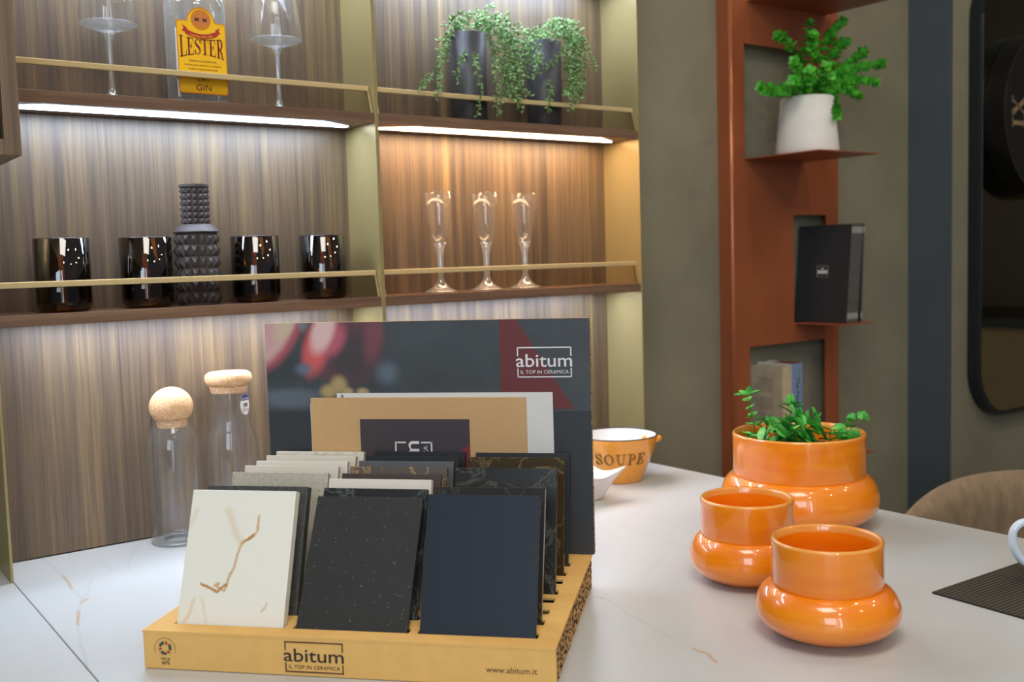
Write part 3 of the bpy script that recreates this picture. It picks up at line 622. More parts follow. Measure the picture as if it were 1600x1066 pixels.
TL = [
 (0, .0252, .0770, .1776, .0115, 'marble', 'white marble sample tile with a gold vein, front left of the box'),
 (0, .0618, .1112, .1750, .0115, 'granite', 'dark grey granite sample tile behind the gold veined marble one'),
 (0, .1326, .1740, .1774, .009, 'speckled', 'beige finely speckled sample tile, third in the left row'),
 (0, .1612, .2090, .1784, .009, 'cream_a', 'cream sample tile with tan cloud, just behind the speckled one'),
 (0, .1995, .2417, .1779, .009, 'cream_b', 'plain cream sample tile, fifth in the left row'),
 (0, .2304, .2722, .1789, .009, 'cream_c', 'cream sample tile with a beige spot, second from the back in the left row'),
 (0, .2693, .3040, .1784, .009, 'cream_d', 'cream sample tile with a faint vein, rearmost in the left row'),
 (1, .0252, .1035, .1662, .0060, 'charcoal', 'charcoal sample tile with pale flecks, front of the middle row'),
 (1, .0618, .1232, .1712, .0060, 'blackm', 'black marbled sample tile between the flecked charcoal and the white one'),
 (1, .0952, .1402, .1782, .0095, 'white', 'plain white sample tile in the middle row among dark ones'),
 (1, .1326, .1830, .1755, .0060, 'brown', 'plain dark brown sample tile behind the white one'),
 (1, .1612, .2122, .1778, .0075, 'brownm', 'brown grey marbled sample tile with a tan vein in the middle row'),
 (1, .1995, .2440, .1785, .0060, 'slate', 'smooth slate grey sample tile in the middle row'),
 (1, .2304, .2735, .1790, .0060, 'black1', 'near black sample tile, second from the back in the middle row'),
 (1, .2693, .3043, .1792, .0060, 'black1', 'matt black sample tile, rearmost in the middle row'),
 (2, .0252, .0755, .1770, .0050, 'navy', 'navy black matt sample tile at the front right of the box'),
 (2, .0618, .1109, .1772, .0060, 'gloss', 'glossy dark sample tile directly behind the navy black one'),
 (2, .1612, .1980, .1805, .0060, 'greym', 'dark grey sample tile with pale branching veins in the right row'),
 (2, .2304, .2640, .1805, .0060, 'umber', 'glossy umber brown marbled sample tile in the right row'),
 (2, .2693, .3080, .1775, .0060, 'black1', 'matt black sample tile, rearmost in the right row'),
]
ca, sa = math.cos(BA), math.sin(BA)
for c, v0, v1, z1, th, mk, lab in TL:
    u0, u1 = {0: (.0265, .1495), 1: (.1640, .2870), 2: (.3005, .4230)}[c]
    d = Vector((0, v1-v0, z1-BH)); L = d.length; ex = .0205; ex = min(ex, (BH-.0035)/(d.z/L)-.012)
    up = d/L; o0 = Vector((u0, v0, BH))-up*ex
    H_ = L+ex
    mb = MB(); mb.box(0, u1-u0, 0, th, 0, H_); t = mb.build('sample_tile', TM[mk], None, bevel=.0006)
    loc = frame(o0, (1, 0, 0), up.cross(Vector((1, 0, 0))) if False else (0, up.z, -up.y))
    # local axes: x = u, y = thickness (backwards), z = up
    mm = Matrix.Identity(4)
    for k in range(3): mm[k][0] = (1, 0, 0)[k]; mm[k][1] = (0, up.z, -up.y)[k]; mm[k][2] = up[k]
    mm.translation = o0
    t.matrix_world = Matrix.Translation(BO) @ Matrix.Rotation(BA, 4, 'Z') @ mm
    tag(t, lab, 'tile sample', 'stone sample tiles standing in the cardboard box')
def in_box(o): o.matrix_world = Matrix.Translation(BO) @ Matrix.Rotation(BA, 4, 'Z'); return o
VV = BD-.0045
s1 = in_box(MB().box(.1095, .4015, VV-.0004, VV, BH+.0005, .2545).build('paper_sheet', PAPER)); tag(s1, 'white sheet sticking out above and right of the brown folder', 'paper', 'white sheets behind the brown folder')
me = text_mesh('&', .0075, 'printed_mark', INKD); put_mesh(me, 'printed_mark', s1, frame((.1150, VV-.0006, .2475), (1, 0, 0), (0, 0, 1)))
s2 = in_box(MB().box(.0715, .3600, VV-.0010, VV-.0006, BH+.0005, .2405).build('paper_sheet', PAPER)); tag(s2, 'white sheet of which only the left edge shows beside the folder', 'paper', 'white sheets behind the brown folder')
fo = in_box(empty('folder')); fo.matrix_world = Matrix.Translation(BO) @ Matrix.Rotation(BA, 4, 'Z'); tag(fo, 'brown kraft folder with a dark printed square leaning on the backboard', 'folder')
fcv = MB().box(.0735, .3672, VV-.0042, VV-.0014, BH+.0005, .2485).build('cover', KRAFT2, fo, bevel=.0004)
FD = NT('folder_print'); fc = FD.n('ShaderNodeTexCoord'); fs_ = FD.n('ShaderNodeSeparateXYZ'); FD.link(fc.outputs['Object'], fs_.inputs[0])
tri = FD.math('GREATER_THAN', FD.math('ADD', fs_.outputs[0], FD.math('MULTIPLY', FD.math('SUBTRACT', .187, fs_.outputs[2]), 1.30)), .2905)
FD.set(color=FD.mix(tri, rgb(70, 60, 64), rgb(132, 46, 56)), rough=.55)
pnl = MB().box(.1420, .2915, VV-.0046, VV-.0042, .075, .2200).build('printed_panel', FD.mat, fo, label='dark maroon printed square with the logo turned sideways')
logo(pnl, WHITEINK, WHITEINK, (.2405, VV-.0050, .0950), (0, 0, 1), (-1, 0, 0), .095, .0510)

# ------------------------------------------------------------------ orange pots
def orange_pot(X, Y, rn, rb, rbase, zj, zr, zw, label, wall=.006):
    o = empty('orange_pot', (X, Y, .0004), R(random.uniform(0, 90)), label, 'pot', 'orange glazed pots on the worktop')
    bulb = [(0, .0015), (rbase*.85, .0015), (rbase*.9, 0), (rbase, 0), (rbase*1.02, .003)]
    n = 12
    for k in range(1, n+1):       # lower bulb curve
        a = R(-78+78*k/n); bulb.append((rbase*1.02+(rb-rbase*1.02)*(1-(1-math.cos(a)) ** 1.0) if False else rb-(rb-rbase*1.02)*(1-math.cos(a))/(1-math.cos(R(-78))), zw+(zw-.003)*math.sin(a)/math.sin(R(78))))
    for k in range(1, n+1):
        a = R(72*k/n); bulb.append((rb-(rb-rn-.001)*(1-math.cos(a))/(1-math.cos(R(72))), zw+(zj-zw)*math.sin(a)/math.sin(R(72))))
    bulb += [(rn-.0006, zj+.0004)]
    MB().lathe(bulb, 96).build('bulb', ORANGE, o, smooth=True)
    nk = [(rn-.0008, zj+.0002), (rn, zj+.002), (rn, zr-.010)]
    inner = [(rn-wall, zr-.009), (rn-wall, zj), (rb-wall*1.4, zw), (rbase, wall), (0, wall)]
    MB().lathe(nk+[(rn+.0003, zr-.0048), (rn+.0002, zr-.003)], 96).build('neck', ORANGE, o, smooth=True)
    MB().lathe([(rn+.0002, zr-.0032), (rn-.0005, zr-.0012), (rn-.0022, zr), (rn-.0042, zr-.0008), (rn-.0056, zr-.003), (rn-wall, zr-.009)], 96).build('rim', ORANGE_RIM, o, smooth=True, label='paler orange rounded rim')
    MB().lathe(inner, 96).build('inner_wall', ORANGE, o, smooth=True)
    return o
random.seed(3)
orange_pot(.9348, .6990, .0603, .0785, .0430, .0570, .1095, .0305, 'orange glazed pot standing nearest the viewer, empty, in front of the other two')
orange_pot(1.0195, .8870, .0597, .0745, .0430, .0600, .1095, .0315, 'small empty orange glazed pot, leftmost of the three')
BIGP = orange_pot(1.2950, 1.0205, .1010, .1205, .0740, .0795, .1455, .0410, 'large orange glazed pot at the back with a green plant growing in it')

# ------------------------------------------------------------------ leaves
def leaf(mb, p, d, up, l, w, curl=.2, n=5):
    p = Vector(p); d = Vector(d).normalized(); side = d.cross(Vector(up)); side = side.normalized() if side.length > 1e-6 else Vector((1, 0, 0)); nrm = side.cross(d)
    vs = []; 
    for i in range(n+1):
        t = i/n; ww = w*math.sin(math.pi*min(1, max(0, (t*.92+.05))))**.75
        c = p+d*(l*t)+nrm*(-curl*l*t*t)
        vs += [c-side*ww/2+nrm*.12*w, c-nrm*.02*w, c+side*ww/2+nrm*.12*w]
    fs = []
    for i in range(n):
        for k in (0, 1): fs.append((i*3+k, i*3+k+1, i*3+k+4, i*3+k+3))
    mb.add(vs, fs)
def bead(mb, p, d, l, w):
    p = Vector(p); d = Vector(d).normalized(); a = d.cross(Vector((0, 0, 1))); a = a.normalized() if a.length > 1e-6 else Vector((1, 0, 0)); b = d.cross(a)
    vs = [p]
    for t, rr in ((.3, .85), (.62, .8)):
        for k in range(5):
            an = 2*math.pi*k/5; vs.append(p+d*l*t+(a*math.cos(an)+b*math.sin(an))*w*.5*rr)
    vs.append(p+d*l)
    fs = [(0, 1+(k+1) % 5, 1+k) for k in range(5)]+[(1+k, 1+(k+1) % 5, 6+(k+1) % 5, 6+k) for k in range(5)]+[(6+k, 6+(k+1) % 5, 11) for k in range(5)]
    mb.add(vs, fs)
def spline(pts, n):
    pts = [Vector(p) for p in pts]; out = []
    P = [pts[0]]+pts+[pts[-1]]
    for i in range(1, len(P)-2):
        for k in range(n):
            t = k/n; a, b, c, d = P[i-1], P[i], P[i+1], P[i+2]
            out.append(.5*((2*b)+(c-a)*t+(2*a-5*b+4*c-d)*t*t+(3*b-a-3*c+d)*t**3))
    out.append(pts[-1]); return out
rnd = random.Random(11)
def rv(s=1): return Vector((rnd.uniform(-1, 1), rnd.uniform(-1, 1), rnd.uniform(-1, 1)))*s
# trailing plants
def trailing(X, Y, strands, mound, label, zt):
    o = empty('trailing_plant', (X, Y, .6782), 0, label, 'potted plant', 'trailing bead leaf plants in dark pots')
    h = zt-.6782
    MB().lathe([(0, 0), (.0315, 0), (.0325, .002), (.0350, h), (.0325, h), (.0320, h-.012), (0, h-.012)], 48).build('pot', POTGREY, o, smooth=True).data
    lf = MB(); sm = MB(); base = Vector(o.location)
    for s_ in strands:
        pts = [p-base for p in s_]; sp = spline(pts, 12); sm.tube(sp, .0008, 4, False)
        acc = 0
        for a, b in zip(sp[:-1], sp[1:]):
            acc += (b-a).length
            while acc > .0036:
                acc -= .0036; t = (b-a).normalized(); q = rv(); q = (q-t*q.dot(t)).normalized()
                p = a.lerp(b, rnd.random()); bead(lf, p, q*.8+t*.5+Vector((0, 0, .25)), rnd.uniform(.008, .0115), rnd.uniform(.0032, .0045))
    for c, rx, rz, n in mound:
        c = c-base
        for k in range(n):
            a = rv(); p = c+Vector((a.x*rx, a.y*min(rx, .028), a.z*rz)); bead(lf, p, rv()+Vector((0, -.2, .4)), rnd.uniform(.008, .012), rnd.uniform(.0034, .005))
    lf.build('foliage', LEAF_B, o, smooth=True); sm.build('stems', STEM, o)
    return o
def stra(lst, y0=1.588, ycut=1.537):
    out = []
    for path in lst:
        ys = [y0]+[rnd.uniform(1.535, 1.575) if len(path) > 3 else 1.57]*(len(path)-1)
        k = rnd.uniform(1.545, 1.62); front = path[0] in ((745, 48), (735, 55), (765, 50), (780, 45), (795, 55), (845, 60), (800, 60))
        out.append([pix(x, y, 1, y0 if i == 0 else (1.530 if front or y > 135 else k) if i > 1 else (y0+k)/2) for i, (x, y) in enumerate(path)])
    return out
S1 = [[(712, 52), (690, 70), (683, 100), (672, 120), (657, 138)], [(705, 45), (694, 75), (690, 110), (686, 140), (680, 152)], [(735, 55), (728, 75), (720, 100), (713, 115), (717, 128)],
      [(745, 48), (744, 75), (743, 100), (748, 120), (752, 145), (748, 170), (745, 182)], [(765, 50), (772, 80), (775, 110), (775, 150), (778, 180)], [(780, 45), (792, 75), (800, 110), (805, 150), (818, 172)],
      [(795, 55), (805, 80), (812, 110), (815, 140), (828, 150)], [(765, 30), (790, 50), (797, 90), (790, 130), (800, 145)], [(716, 46), (700, 56), (683, 66)], [(745, 35), (757, 28), (758, 15), (772, 8)],
      [(720, 40), (706, 30), (724, 22), (735, 30)], [(700, 50), (692, 80), (688, 105)], [(708, 50), (700, 66), (697, 95)], [(790, 50), (802, 70), (805, 120), (808, 155)], [(780, 50), (788, 85), (785, 120), (782, 160)], [(770, 40), (800, 60), (818, 95), (812, 120)],
      [(765, 45), (768, 80), (790, 110), (800, 150)], [(780, 60), (780, 95), (795, 130), (812, 160)]]
S2 = [[(840, 62), (822, 70), (818, 95), (815, 130)], [(850, 58), (832, 65), (826, 90), (822, 120)], [(845, 60), (842, 80), (840, 100), (835, 120)], [(862, 62), (880, 76), (868, 95), (845, 112), (830, 122)], [(850, 62), (848, 100), (856, 125), (860, 150), (855, 175)],
      [(870, 55), (893, 60), (905, 85), (902, 120), (898, 150), (890, 175)], [(868, 50), (890, 50), (900, 80), (892, 120), (888, 155)], [(875, 45), (905, 55), (914, 85), (912, 125), (905, 160)], [(880, 50), (915, 70), (925, 95), (932, 112)], [(870, 45), (860, 36), (875, 32), (888, 36)],
      [(880, 55), (896, 75), (888, 100), (895, 140)], [(880, 50), (910, 65), (900, 100), (905, 140)], [(835, 60), (825, 60), (815, 80), (812, 105)], [(885, 55), (898, 66), (884, 90), (890, 125), (884, 150)]]
C = lambda x, y, Y=1.588: pix(x, y, 1, Y)
trailing(1.0838, 1.594, stra(S1), [(C(735, 38), .045, .012, 90), (C(765, 38), .036, .018, 150), (C(790, 58, 1.57), .024, .02, 100), (C(800, 90, 1.565), .014, .04, 110), (C(712, 42), .022, .008, 40), (C(795, 130, 1.56), .018, .03, 60)], 'trailing plant with bead leaves in a dark pot, left of the two', C(732, 53)[2])
trailing(1.2600, 1.594, stra(S2), [(C(840, 60), .030, .012, 120), (C(880, 52), .030, .020, 150), (C(835, 85, 1.56), .014, .02, 70), (C(898, 85, 1.57), .018, .035, 130), (C(900, 125, 1.57), .015, .035, 70), (C(870, 42), .03, .008, 40)], 'trailing plant with bead leaves in a dark pot, right of the two', C(851, 66)[2])

# ------------------------------------------------------------------ rust coloured column shelf
CX0, CX1, CY = 1.9703, 2.3968, 1.75
col_o = empty('column_shelf', (2.18, YW-.001, FLOOR_Z), 0, 'rust coloured steel column with cut-outs and folded shelves on the grey wall', 'shelf column')
holes = [(2.0200, 2.2460, .6600, .9450), (2.2070, 2.3450, .2357, .5205), (2.0300, 2.3390, -.1000, .1850), (2.0332, 2.3420, 1.0500, 1.34), (2.06, 2.31, -.62, -.38)]
xs_ = sorted({CX0, CX1} | {h[0] for h in holes} | {h[1] for h in holes}); zs_ = sorted({FLOOR_Z, 1.7} | {h[2] for h in holes} | {h[3] for h in holes})
m = MB()
for i in range(len(xs_)-1):
    for j in range(len(zs_)-1):
        x, z = (xs_[i]+xs_[i+1])/2, (zs_[j]+zs_[j+1])/2
        if not any(h[0] < x < h[1] and h[2] < z < h[3] for h in holes): m.box(xs_[i], xs_[i+1], CY, CY+.004, zs_[j], zs_[j+1])
wl(m.build('front_plate', COPPER, col_o), col_o)
for x in (CX0, CX1-.004):
    m = MB(); m.box(x, x+.004, CY+.0035, YW-.0005, FLOOR_Z, 1.7); wl(m.build('side_plate', COPPER, col_o), col_o)
m = MB(); m.tube([(CX0+.0055, CY+.0055, FLOOR_Z), (CX0+.0055, CY+.0055, 1.7)], .0078, 16); wl(m.build('rounded_edge', plain('rust_satin_edge_highlight', rgb(190, 112, 72), .22, .3, .03, 6), col_o, smooth=True), col_o)  # bevel highlight painted in as a paler rust than the plates
def fold(x0, x1, y0, z): wl(MB().box(x0, x1, y0, CY+.003, z-.003, z).build('folded_shelf', COPPER, col_o, bevel=.0008), col_o)
fold(2.0172, 2.2480, 1.523, .6610); fold(2.2100, 2.3430, 1.600, .2362); fold(2.0330, 2.3180, 1.583, -.0990); fold(2.0332, 2.3430, 1.46, 1.0510)
# white pot with eucalyptus-like plant
pw = C(1261, 200, 1.635)
wp = empty('potted_plant', (pw[0], 1.635, .6612), 0, 'white tapered pot with bushy round-leaved green plant on the rust shelf', 'potted plant')
MB().lathe([(0, 0), (.074, 0), (.077, .002), (.0765, .012), (.0640, .138), (.0605, .140), (.0585, .137), (.060, .120), (0, .118)], 56).build('pot', POTWHITE, wp, smooth=True)
MB().lathe([(0, .121), (.0595, .119)], 32).build('soil', SOIL, wp)
lf = MB(); sm = MB(); base = Vector(wp.location); Cw = lambda x, y, Y=1.62: pix(x, y, 1, Y)
BR = [([(1262, 155), (1258, 110), (1262, 70), (1265, 35)], 1.60), ([(1262, 155), (1250, 120), (1240, 95)], 1.57), ([(1265, 155), (1280, 130), (1290, 105)], 1.56), ([(1255, 155), (1235, 140), (1215, 142), (1190, 137)], 1.58),
      ([(1270, 155), (1300, 120), (1325, 100), (1350, 80)], 1.62), ([(1270, 155), (1310, 120), (1345, 105), (1376, 100)], 1.60), ([(1275, 155), (1310, 130), (1340, 125), (1368, 128)], 1.58), ([(1275, 155), (1305, 140), (1330, 142), (1343, 150)], 1.60),
      ([(1280, 150), (1295, 148), (1303, 165), (1308, 180)], 1.55), ([(1258, 150), (1245, 90), (1230, 65), (1215, 55)], 1.64), ([(1268, 150), (1288, 80), (1300, 50), (1315, 35)], 1.64), ([(1265, 150), (1275, 100), (1270, 75), (1270, 55)], 1.58), ([(1262, 150), (1262, 130), (1265, 110)], 1.55), ([(1272, 150), (1300, 90), (1312, 70), (1322, 66)], 1.63), ([(1260, 150), (1250, 130), (1238, 125)], 1.57), ([(1265, 150), (1290, 125), (1298, 118)], 1.57), ([(1262, 150), (1245, 105), (1255, 80)], 1.60)]
for path, Yend in BR:
    n = len(path); pts = [Cw(x, y, 1.635+(Yend-1.635)*i/(n-1))-base for i, (x, y) in enumerate(path)]; sp = spline(pts, 8); sm.tube(sp, .0012, 5, False)
    L = len(sp)
    for i in range(4, L, 2):
        t = (sp[i]-sp[i-1]).normalized(); q = rv(); q = (q-t*q.dot(t)).normalized(); sz = rnd.uniform(.018, .025)*(1.05-.3*i/L)
        for sg in (1, -1):
            d = (q*sg+t*.35).normalized(); leaf(lf, sp[i], d, t+rv(.2), sz, sz*.95, .1)
        q2 = t.cross(q)
        for sg in (1, -1): leaf(lf, sp[i]+t*.003, q2*sg+t*.4, t+rv(.2), sz*.85, sz*.8, .1)
    for k in range(5): leaf(lf, sp[-1], rv()+t*.6, rv(), .010, .010, .1)
lf.build('foliage', LEAF_A, wp, smooth=True); sm.build('stems', STEMR, wp)
# catalogues
SPG = plain('spine_grey', rgb(214, 214, 206), .6)
def catalogue(x, lean, label, i, cover=False):
    o = empty('catalogue', (x, 1.62, .2366), 0, label, 'catalogue', 'black catalogues on the narrow rust shelf'); o.rotation_euler = (0, lean, 0)
    MB().box(-.0030, .0030, 0, .166, 0, .256).build('cover', BLACK, o, bevel=.0008)
    MB().box(-.0026, .0026, -.0004, .0001, .001, .255).build('spine', plain('spine_charcoal', rgb(98, 98, 92), .6), o)
    for z0 in (.010, .232): MB().box(-.0013, .0013, -.0006, -.0003, z0, z0+.016).build('spine_print', SPG, o)
    if cover:
        m = MB(); m.box(-.0033, -.0030, .068, .098, .128, .137); m.box(-.0033, -.0030, .079, .087, .139, .143); m.box(-.0033, -.0030, .066, .100, .119, .1195); m.box(-.0033, -.0030, .066, .100, .1480, .1485); m.box(-.0033, -.0030, .066, .0665, .119, .1485); m.box(-.0033, -.0030, .0995, .100, .119, .1485)
        m.build('cover_print', WHITEINK, o)
LN = R(5.6)
catl = ['black catalogue at the left front of the leaning stack with small white cover mark', 'black catalogue second from the left in the leaning stack', 'black catalogue third from the left in the leaning stack', 'black catalogue in the middle of the leaning stack', 'black catalogue third from the right in the tight stack', 'black catalogue second from the right in the tight stack', 'black catalogue at the right end of the tight stack']
for i in range(7): catalogue(2.2545+i*.0066, LN, catl[i], i, i == 0)
catalogue(2.3135, R(3.2), 'black catalogue standing apart at the far right, touching the stack at its top', 7)
# books
def book(x0, x1, y0, y1, z0, h, cover, spine, label, n):
    o = empty('book', ((x0+x1)/2, y0, z0), 0, label, 'book', 'old books on the lower rust shelf')
    w = (x1-x0)/2; dp = y1-y0
    MB().box(-w+.002, w-.002, .003, dp-.004, .002, h-.003).build('pages', plain('aged_pages_%d' % n, rgb(170, 158, 140), .8), o)
    MB().box(-w, -w+.0018, 0, dp, 0, h).build('front_board', cover, o, bevel=.0004); MB().box(w-.0018, w, 0, dp, 0, h).build('back_board', cover, o, bevel=.0004)
    sp = MB().box(-w, w, -.0018, .0004, 0, h).build('spine', spine, o, bevel=.0006)
    return o, sp
BCREAM = plain('cream_cover', rgb(190, 176, 150), .7); BBLUE = plain('pale_blue_spine', rgb(134, 156, 190), .6)
b1, sp1 = book(2.0700, 2.1010, 1.680, 1.790, -.0988, .2330, BCREAM, plain('cream_spine', rgb(212, 194, 156), .7), 'cream coloured book with dense text on its cover, left of the blue one', 1)
m = MB(); rb_ = random.Random(5)
for blk in ((.20, .165), (.150, .120), (.110, .085), (.075, .035)):
    z = blk[0]
    while z > blk[1]: m.box(-.0157, -.01545, .028+rb_.uniform(0, .003), .094-rb_.uniform(0, .02), z, z+.0016); z -= .0042
m.build('cover_text', plain('faded_ink', rgb(142, 128, 108), .7), b1)
b2, sp2 = book(2.1020, 2.1430, 1.676, 1.788, -.0988, .2390, plain('white_board', rgb(200, 196, 190), .6), BBLUE, 'book with a pale blue spine and dark lettering', 2)
me = text_mesh('The House', .020, 'spine_title', INKD); put_mesh(me, 'spine_title', sp2, frame((-.006, -.0021, .205), (0, 0, -1), (1, 0, 0)))
me = text_mesh('Harper', .018, 'spine_author', plain('navy_ink', rgb(40, 52, 110), .6)); put_mesh(me, 'spine_author', sp2, frame((.002, -.0021, .100), (0, 0, -1), (1, 0, 0)))
MB().box(-.0195, .0195, .001, .06, .2392, .2400).build('red_top_edge', plain('dark_red_edge', rgb(120, 50, 36), .7), b2)
tr = empty('trinket_box', (2.262, 1.66, -.0988), 0, 'small black box with a silvery lid behind the large orange pot', 'box')
MB().box(-.030, .030, -.025, .025, 0, .048).build('case', BLACKE, tr, bevel=.003); MB().box(-.031, .031, -.026, .026, .0482, .058).build('lid', plain('silvery_lid', rgb(120, 126, 130), .25, .8), tr, bevel=.003)

# ------------------------------------------------------------------ soup bowl, dish
sb = empty('soup_bowl', (1.305, 1.452, .0004), 0, 'yellow orange soup bowl with white inside and SOUPE lettering', 'bowl')
SR, SBs, SH = .0760, .0450, .0870
MB().lathe([(0, .001), (SBs*.8, .001), (SBs*.85, 0), (SBs, .0), (SBs+.002, .003), (SR-.006, SH*.72), (SR-.0006, SH-.001)], 72).build('outer_wall', YELLOW, sb, smooth=True)
MB().lathe([(SR-.0035, SH-.0008), (SR-.010, SH*.7), (SBs-.002, .008), (0, .005)], 72).build('inner_wall', WHITEG, sb, smooth=True, label='white glazed inside')
MB().lathe([(SR-.0008, SH-.0012), (SR, SH), (SR-.0015, SH+.0012), (SR-.0035, SH), (SR-.0035, SH-.001)], 72).build('rim', BLACKE, sb, smooth=True, label='black rim line')
az0 = math.degrees(math.atan2(-1.452, -1.305)) # towards viewer
m = MB(); x = 0; word = 'SOUPE'; tot = sum(ADV[c]+.12 for c in word)
SPAN = 90.0
for c in word:
    for stt in GL[c]:
        def fn(a, b, t, x=x):
            u = (x+a)/tot; z = .0385+.0215*b; rr_ = SBs+.002+(SR-.006-SBs-.002)*(z-.003)/(SH*.72-.003)+.0012+t; an = R(az0-40+u*SPAN)
            return (rr_*math.cos(an), rr_*math.sin(an), z)
        # split long strokes so they follow the curved wall
        q = []
        for a_, b_ in zip(stt[:-1], stt[1:]):
            for k in range(4): q.append(tuple((a_[j]+(b_[j]-a_[j])*k/4)*(.8 if j == 2 else 1) for j in range(3)))
        q.append((stt[-1][0], stt[-1][1], stt[-1][2]*.8)); ribbon(m, q, fn, -.001, .0007)
    x += ADV[c]+.12
m.build('printed_word', plain('olive_ink', rgb(128, 96, 40), .6), sb)
m = MB(); m.tube(spline([(SR-.012, -.012, .070), (SR+.008, -.012, .072), (SR+.010, 0, .072), (SR+.008, .012, .072), (SR-.012, .012, .070)], 5), .006, 10); h_ = m.build('handle', YELLOW, sb, smooth=True); h_.rotation_euler = (0, 0, R(-12))
ds = empty('serving_dish', (1.150, 1.372, .0004), R(3), 'white porcelain dish with a pointed corner half hidden behind the backboard', 'dish')
m = MB()
def sq(s_, z, pk): return [(s_, -s_, z+pk), (s_, s_, z+pk), (-s_, s_, z+pk), (-s_, -s_, z+pk)]
def sqr(s_, z, pk):
    out = []
    for i in range(4):
        a, b = sq(s_, z, pk)[i], sq(s_, z, pk)[(i+1) % 4]
        for k in range(8):
            t = k/8; dz = -pk*math.sin(math.pi*t); inw = 1-.10*math.sin(math.pi*t)*(pk > 0); out.append(((a[0]+(b[0]-a[0])*t)*inw, (a[1]+(b[1]-a[1])*t)*inw, a[2]+dz))
    return out
lv = [sqr(.022, 0, 0), sqr(.024, .004, .0), sqr(.038, .030, .004), sqr(.054, .044, .014), sqr(.0515, .0445, .014), sqr(.036, .032, .004), sqr(.022, .008, 0)]
vs = [p for l in lv for p in l]; fs = [(i*32+k, i*32+(k+1) % 32, (i+1)*32+(k+1) % 32, (i+1)*32+k) for i in range(len(lv)-1) for k in range(32)]+[tuple(range(32)), tuple(range(6*32, 7*32))[::-1]]
MB().add(vs, fs).build('dish_body', WHITEG, ds, smooth=True)

# ------------------------------------------------------------------ plant in the large orange pot
pl = empty('leafy_plant', (1.2961, 1.0198, .0075), 0, 'fresh green plant with oval leaf pairs growing in the large orange pot', 'plant')
MB().lathe([(0, .112), (.05, .111), (.0930, .108), (.0930, .100), (0, .100)], 48).build('soil', SOIL, pl)
lf = MB(); sm = MB(); base = Vector(pl.location)
def Pd(x, y, k):      # point on the ray at depth offset k from the pot centre (k in m, negative is nearer)
    v = fw + (x-800)/F_PX*rt + (y-533)/F_PX*dn; D = (Vector((1.2961, 1.0198, .1))-EYE).dot(fw)+k; return EYE+v*D
PB = [([(1185, 700), (1178, 665), (1172, 640), (1168, 618)], .03, .012), ([(1185, 700), (1196, 672), (1200, 662)], .01, .012), ([(1230, 705), (1228, 668), (1236, 645), (1238, 632)], .0, .013), ([(1225, 705), (1218, 672), (1212, 668)], -.04, .013),
      ([(1230, 705), (1240, 680), (1256, 672), (1275, 664)], -.02, .016), ([(1215, 705), (1200, 690), (1193, 686)], -.05, .014), ([(1240, 700), (1225, 685), (1232, 672)], -.06, .018), ([(1240, 700), (1248, 682), (1260, 662)], -.03, .017), ([(1245, 705), (1255, 690)], -.07, .018), ([(1225, 705), (1212, 692)], -.07, .018), ([(1300, 705), (1297, 688), (1298, 672)], .0, .010),
      ([(1300, 705), (1312, 690), (1322, 678), (1326, 660)], .02, .013), ([(1310, 705), (1330, 688), (1345, 675), (1348, 655)], .02, .011), ([(1300, 705), (1330, 688), (1345, 675), (1356, 672)], .02, .012), ([(1305, 705), (1315, 692), (1335, 686)], -.02, .015), ([(1232, 700), (1236, 660), (1245, 655)], -.02, .016), ([(1175, 700), (1165, 688), (1163, 680)], .0, .01), ([(1238, 700), (1228, 690), (1234, 682)], -.075, .018)]
for path, k, sz in PB:
    pts = [Pd(x, y, k)-base for x, y in path]
    for q_ in pts:
        rr_ = math.hypot(q_.x, q_.y)
        if q_.z < .135 and rr_ > .080: q_.x *= .080/rr_; q_.y *= .080/rr_
        if q_.z < .106: q_.z = .106
    sp = spline(pts, 6); MB().tube(sp, .0009, 5, False).build('stem', STEM, pl); L = len(sp)
    for i in list(range(L-1, 1, -3))[:6]:
        if sp[i].z < .120 and math.hypot(sp[i].x, sp[i].y) > .066: continue
        t = (sp[i]-sp[i-1]).normalized(); q = rv(); q = (q-t*q.dot(t)).normalized()
        for sg in (1, -1):
            e_ = sp[i]+(q*sg+t*.3).normalized()*sz*1.75
            if e_.z < .150 and math.hypot(e_.x, e_.y) > .092: continue
            leaf(lf, sp[i], q*sg+t*.3, t+rv(.25), sz*1.75, sz*1.45, .15)
    for j in range(2 if sp[-1].z > .14 else 0): leaf(lf, sp[-1], rv(.6)+t, rv(), sz*1.3, sz*1.0, .1)
lf.build('foliage', LEAF_C, pl, smooth=True)

# ------------------------------------------------------------------ placemat, mug
MAT = NT('woven_vinyl'); wv = MAT.n('ShaderNodeTexWave', wave_type='BANDS', bands_direction='X'); MAT.link(MAT.coord(rot=(0, 0, 0)), wv.inputs['Vector']); wv.inputs['Scale'].default_value = 90
w2 = MAT.n('ShaderNodeTexWave', wave_type='BANDS', bands_direction='Y'); MAT.link(MAT.coord(), w2.inputs['Vector']); w2.inputs['Scale'].default_value = 55
wm = MAT.math('MULTIPLY', wv.outputs['Fac'], w2.outputs['Fac'])
MAT.set(color=MAT.ramp(wm, [(.1, rgb(34, 32, 26)), (.6, rgb(78, 72, 58)), (.9, rgb(124, 114, 92))]), rough=.7); MAT.bump(wm, .6, .001); MAT = MAT.mat
pm = MB().box(0, .305, -.45, 0, 0, .0022).build('placemat', MAT, bevel=.0006); pm.location = (1.1412, .6992, .0004); pm.rotation_euler = (0, 0, R(-2.3)); tag(pm, 'dark woven placemat lying at the right edge of the worktop', 'placemat')
mg = empty('mug', (1.2930, .6085, -.0022+.005), R(144), 'white mug standing on the dark placemat, only its handle in view', 'mug')
MGW = plain('bluish_white_porcelain', rgb(214, 226, 236), .15, 0, .01, 8, coat=.6)
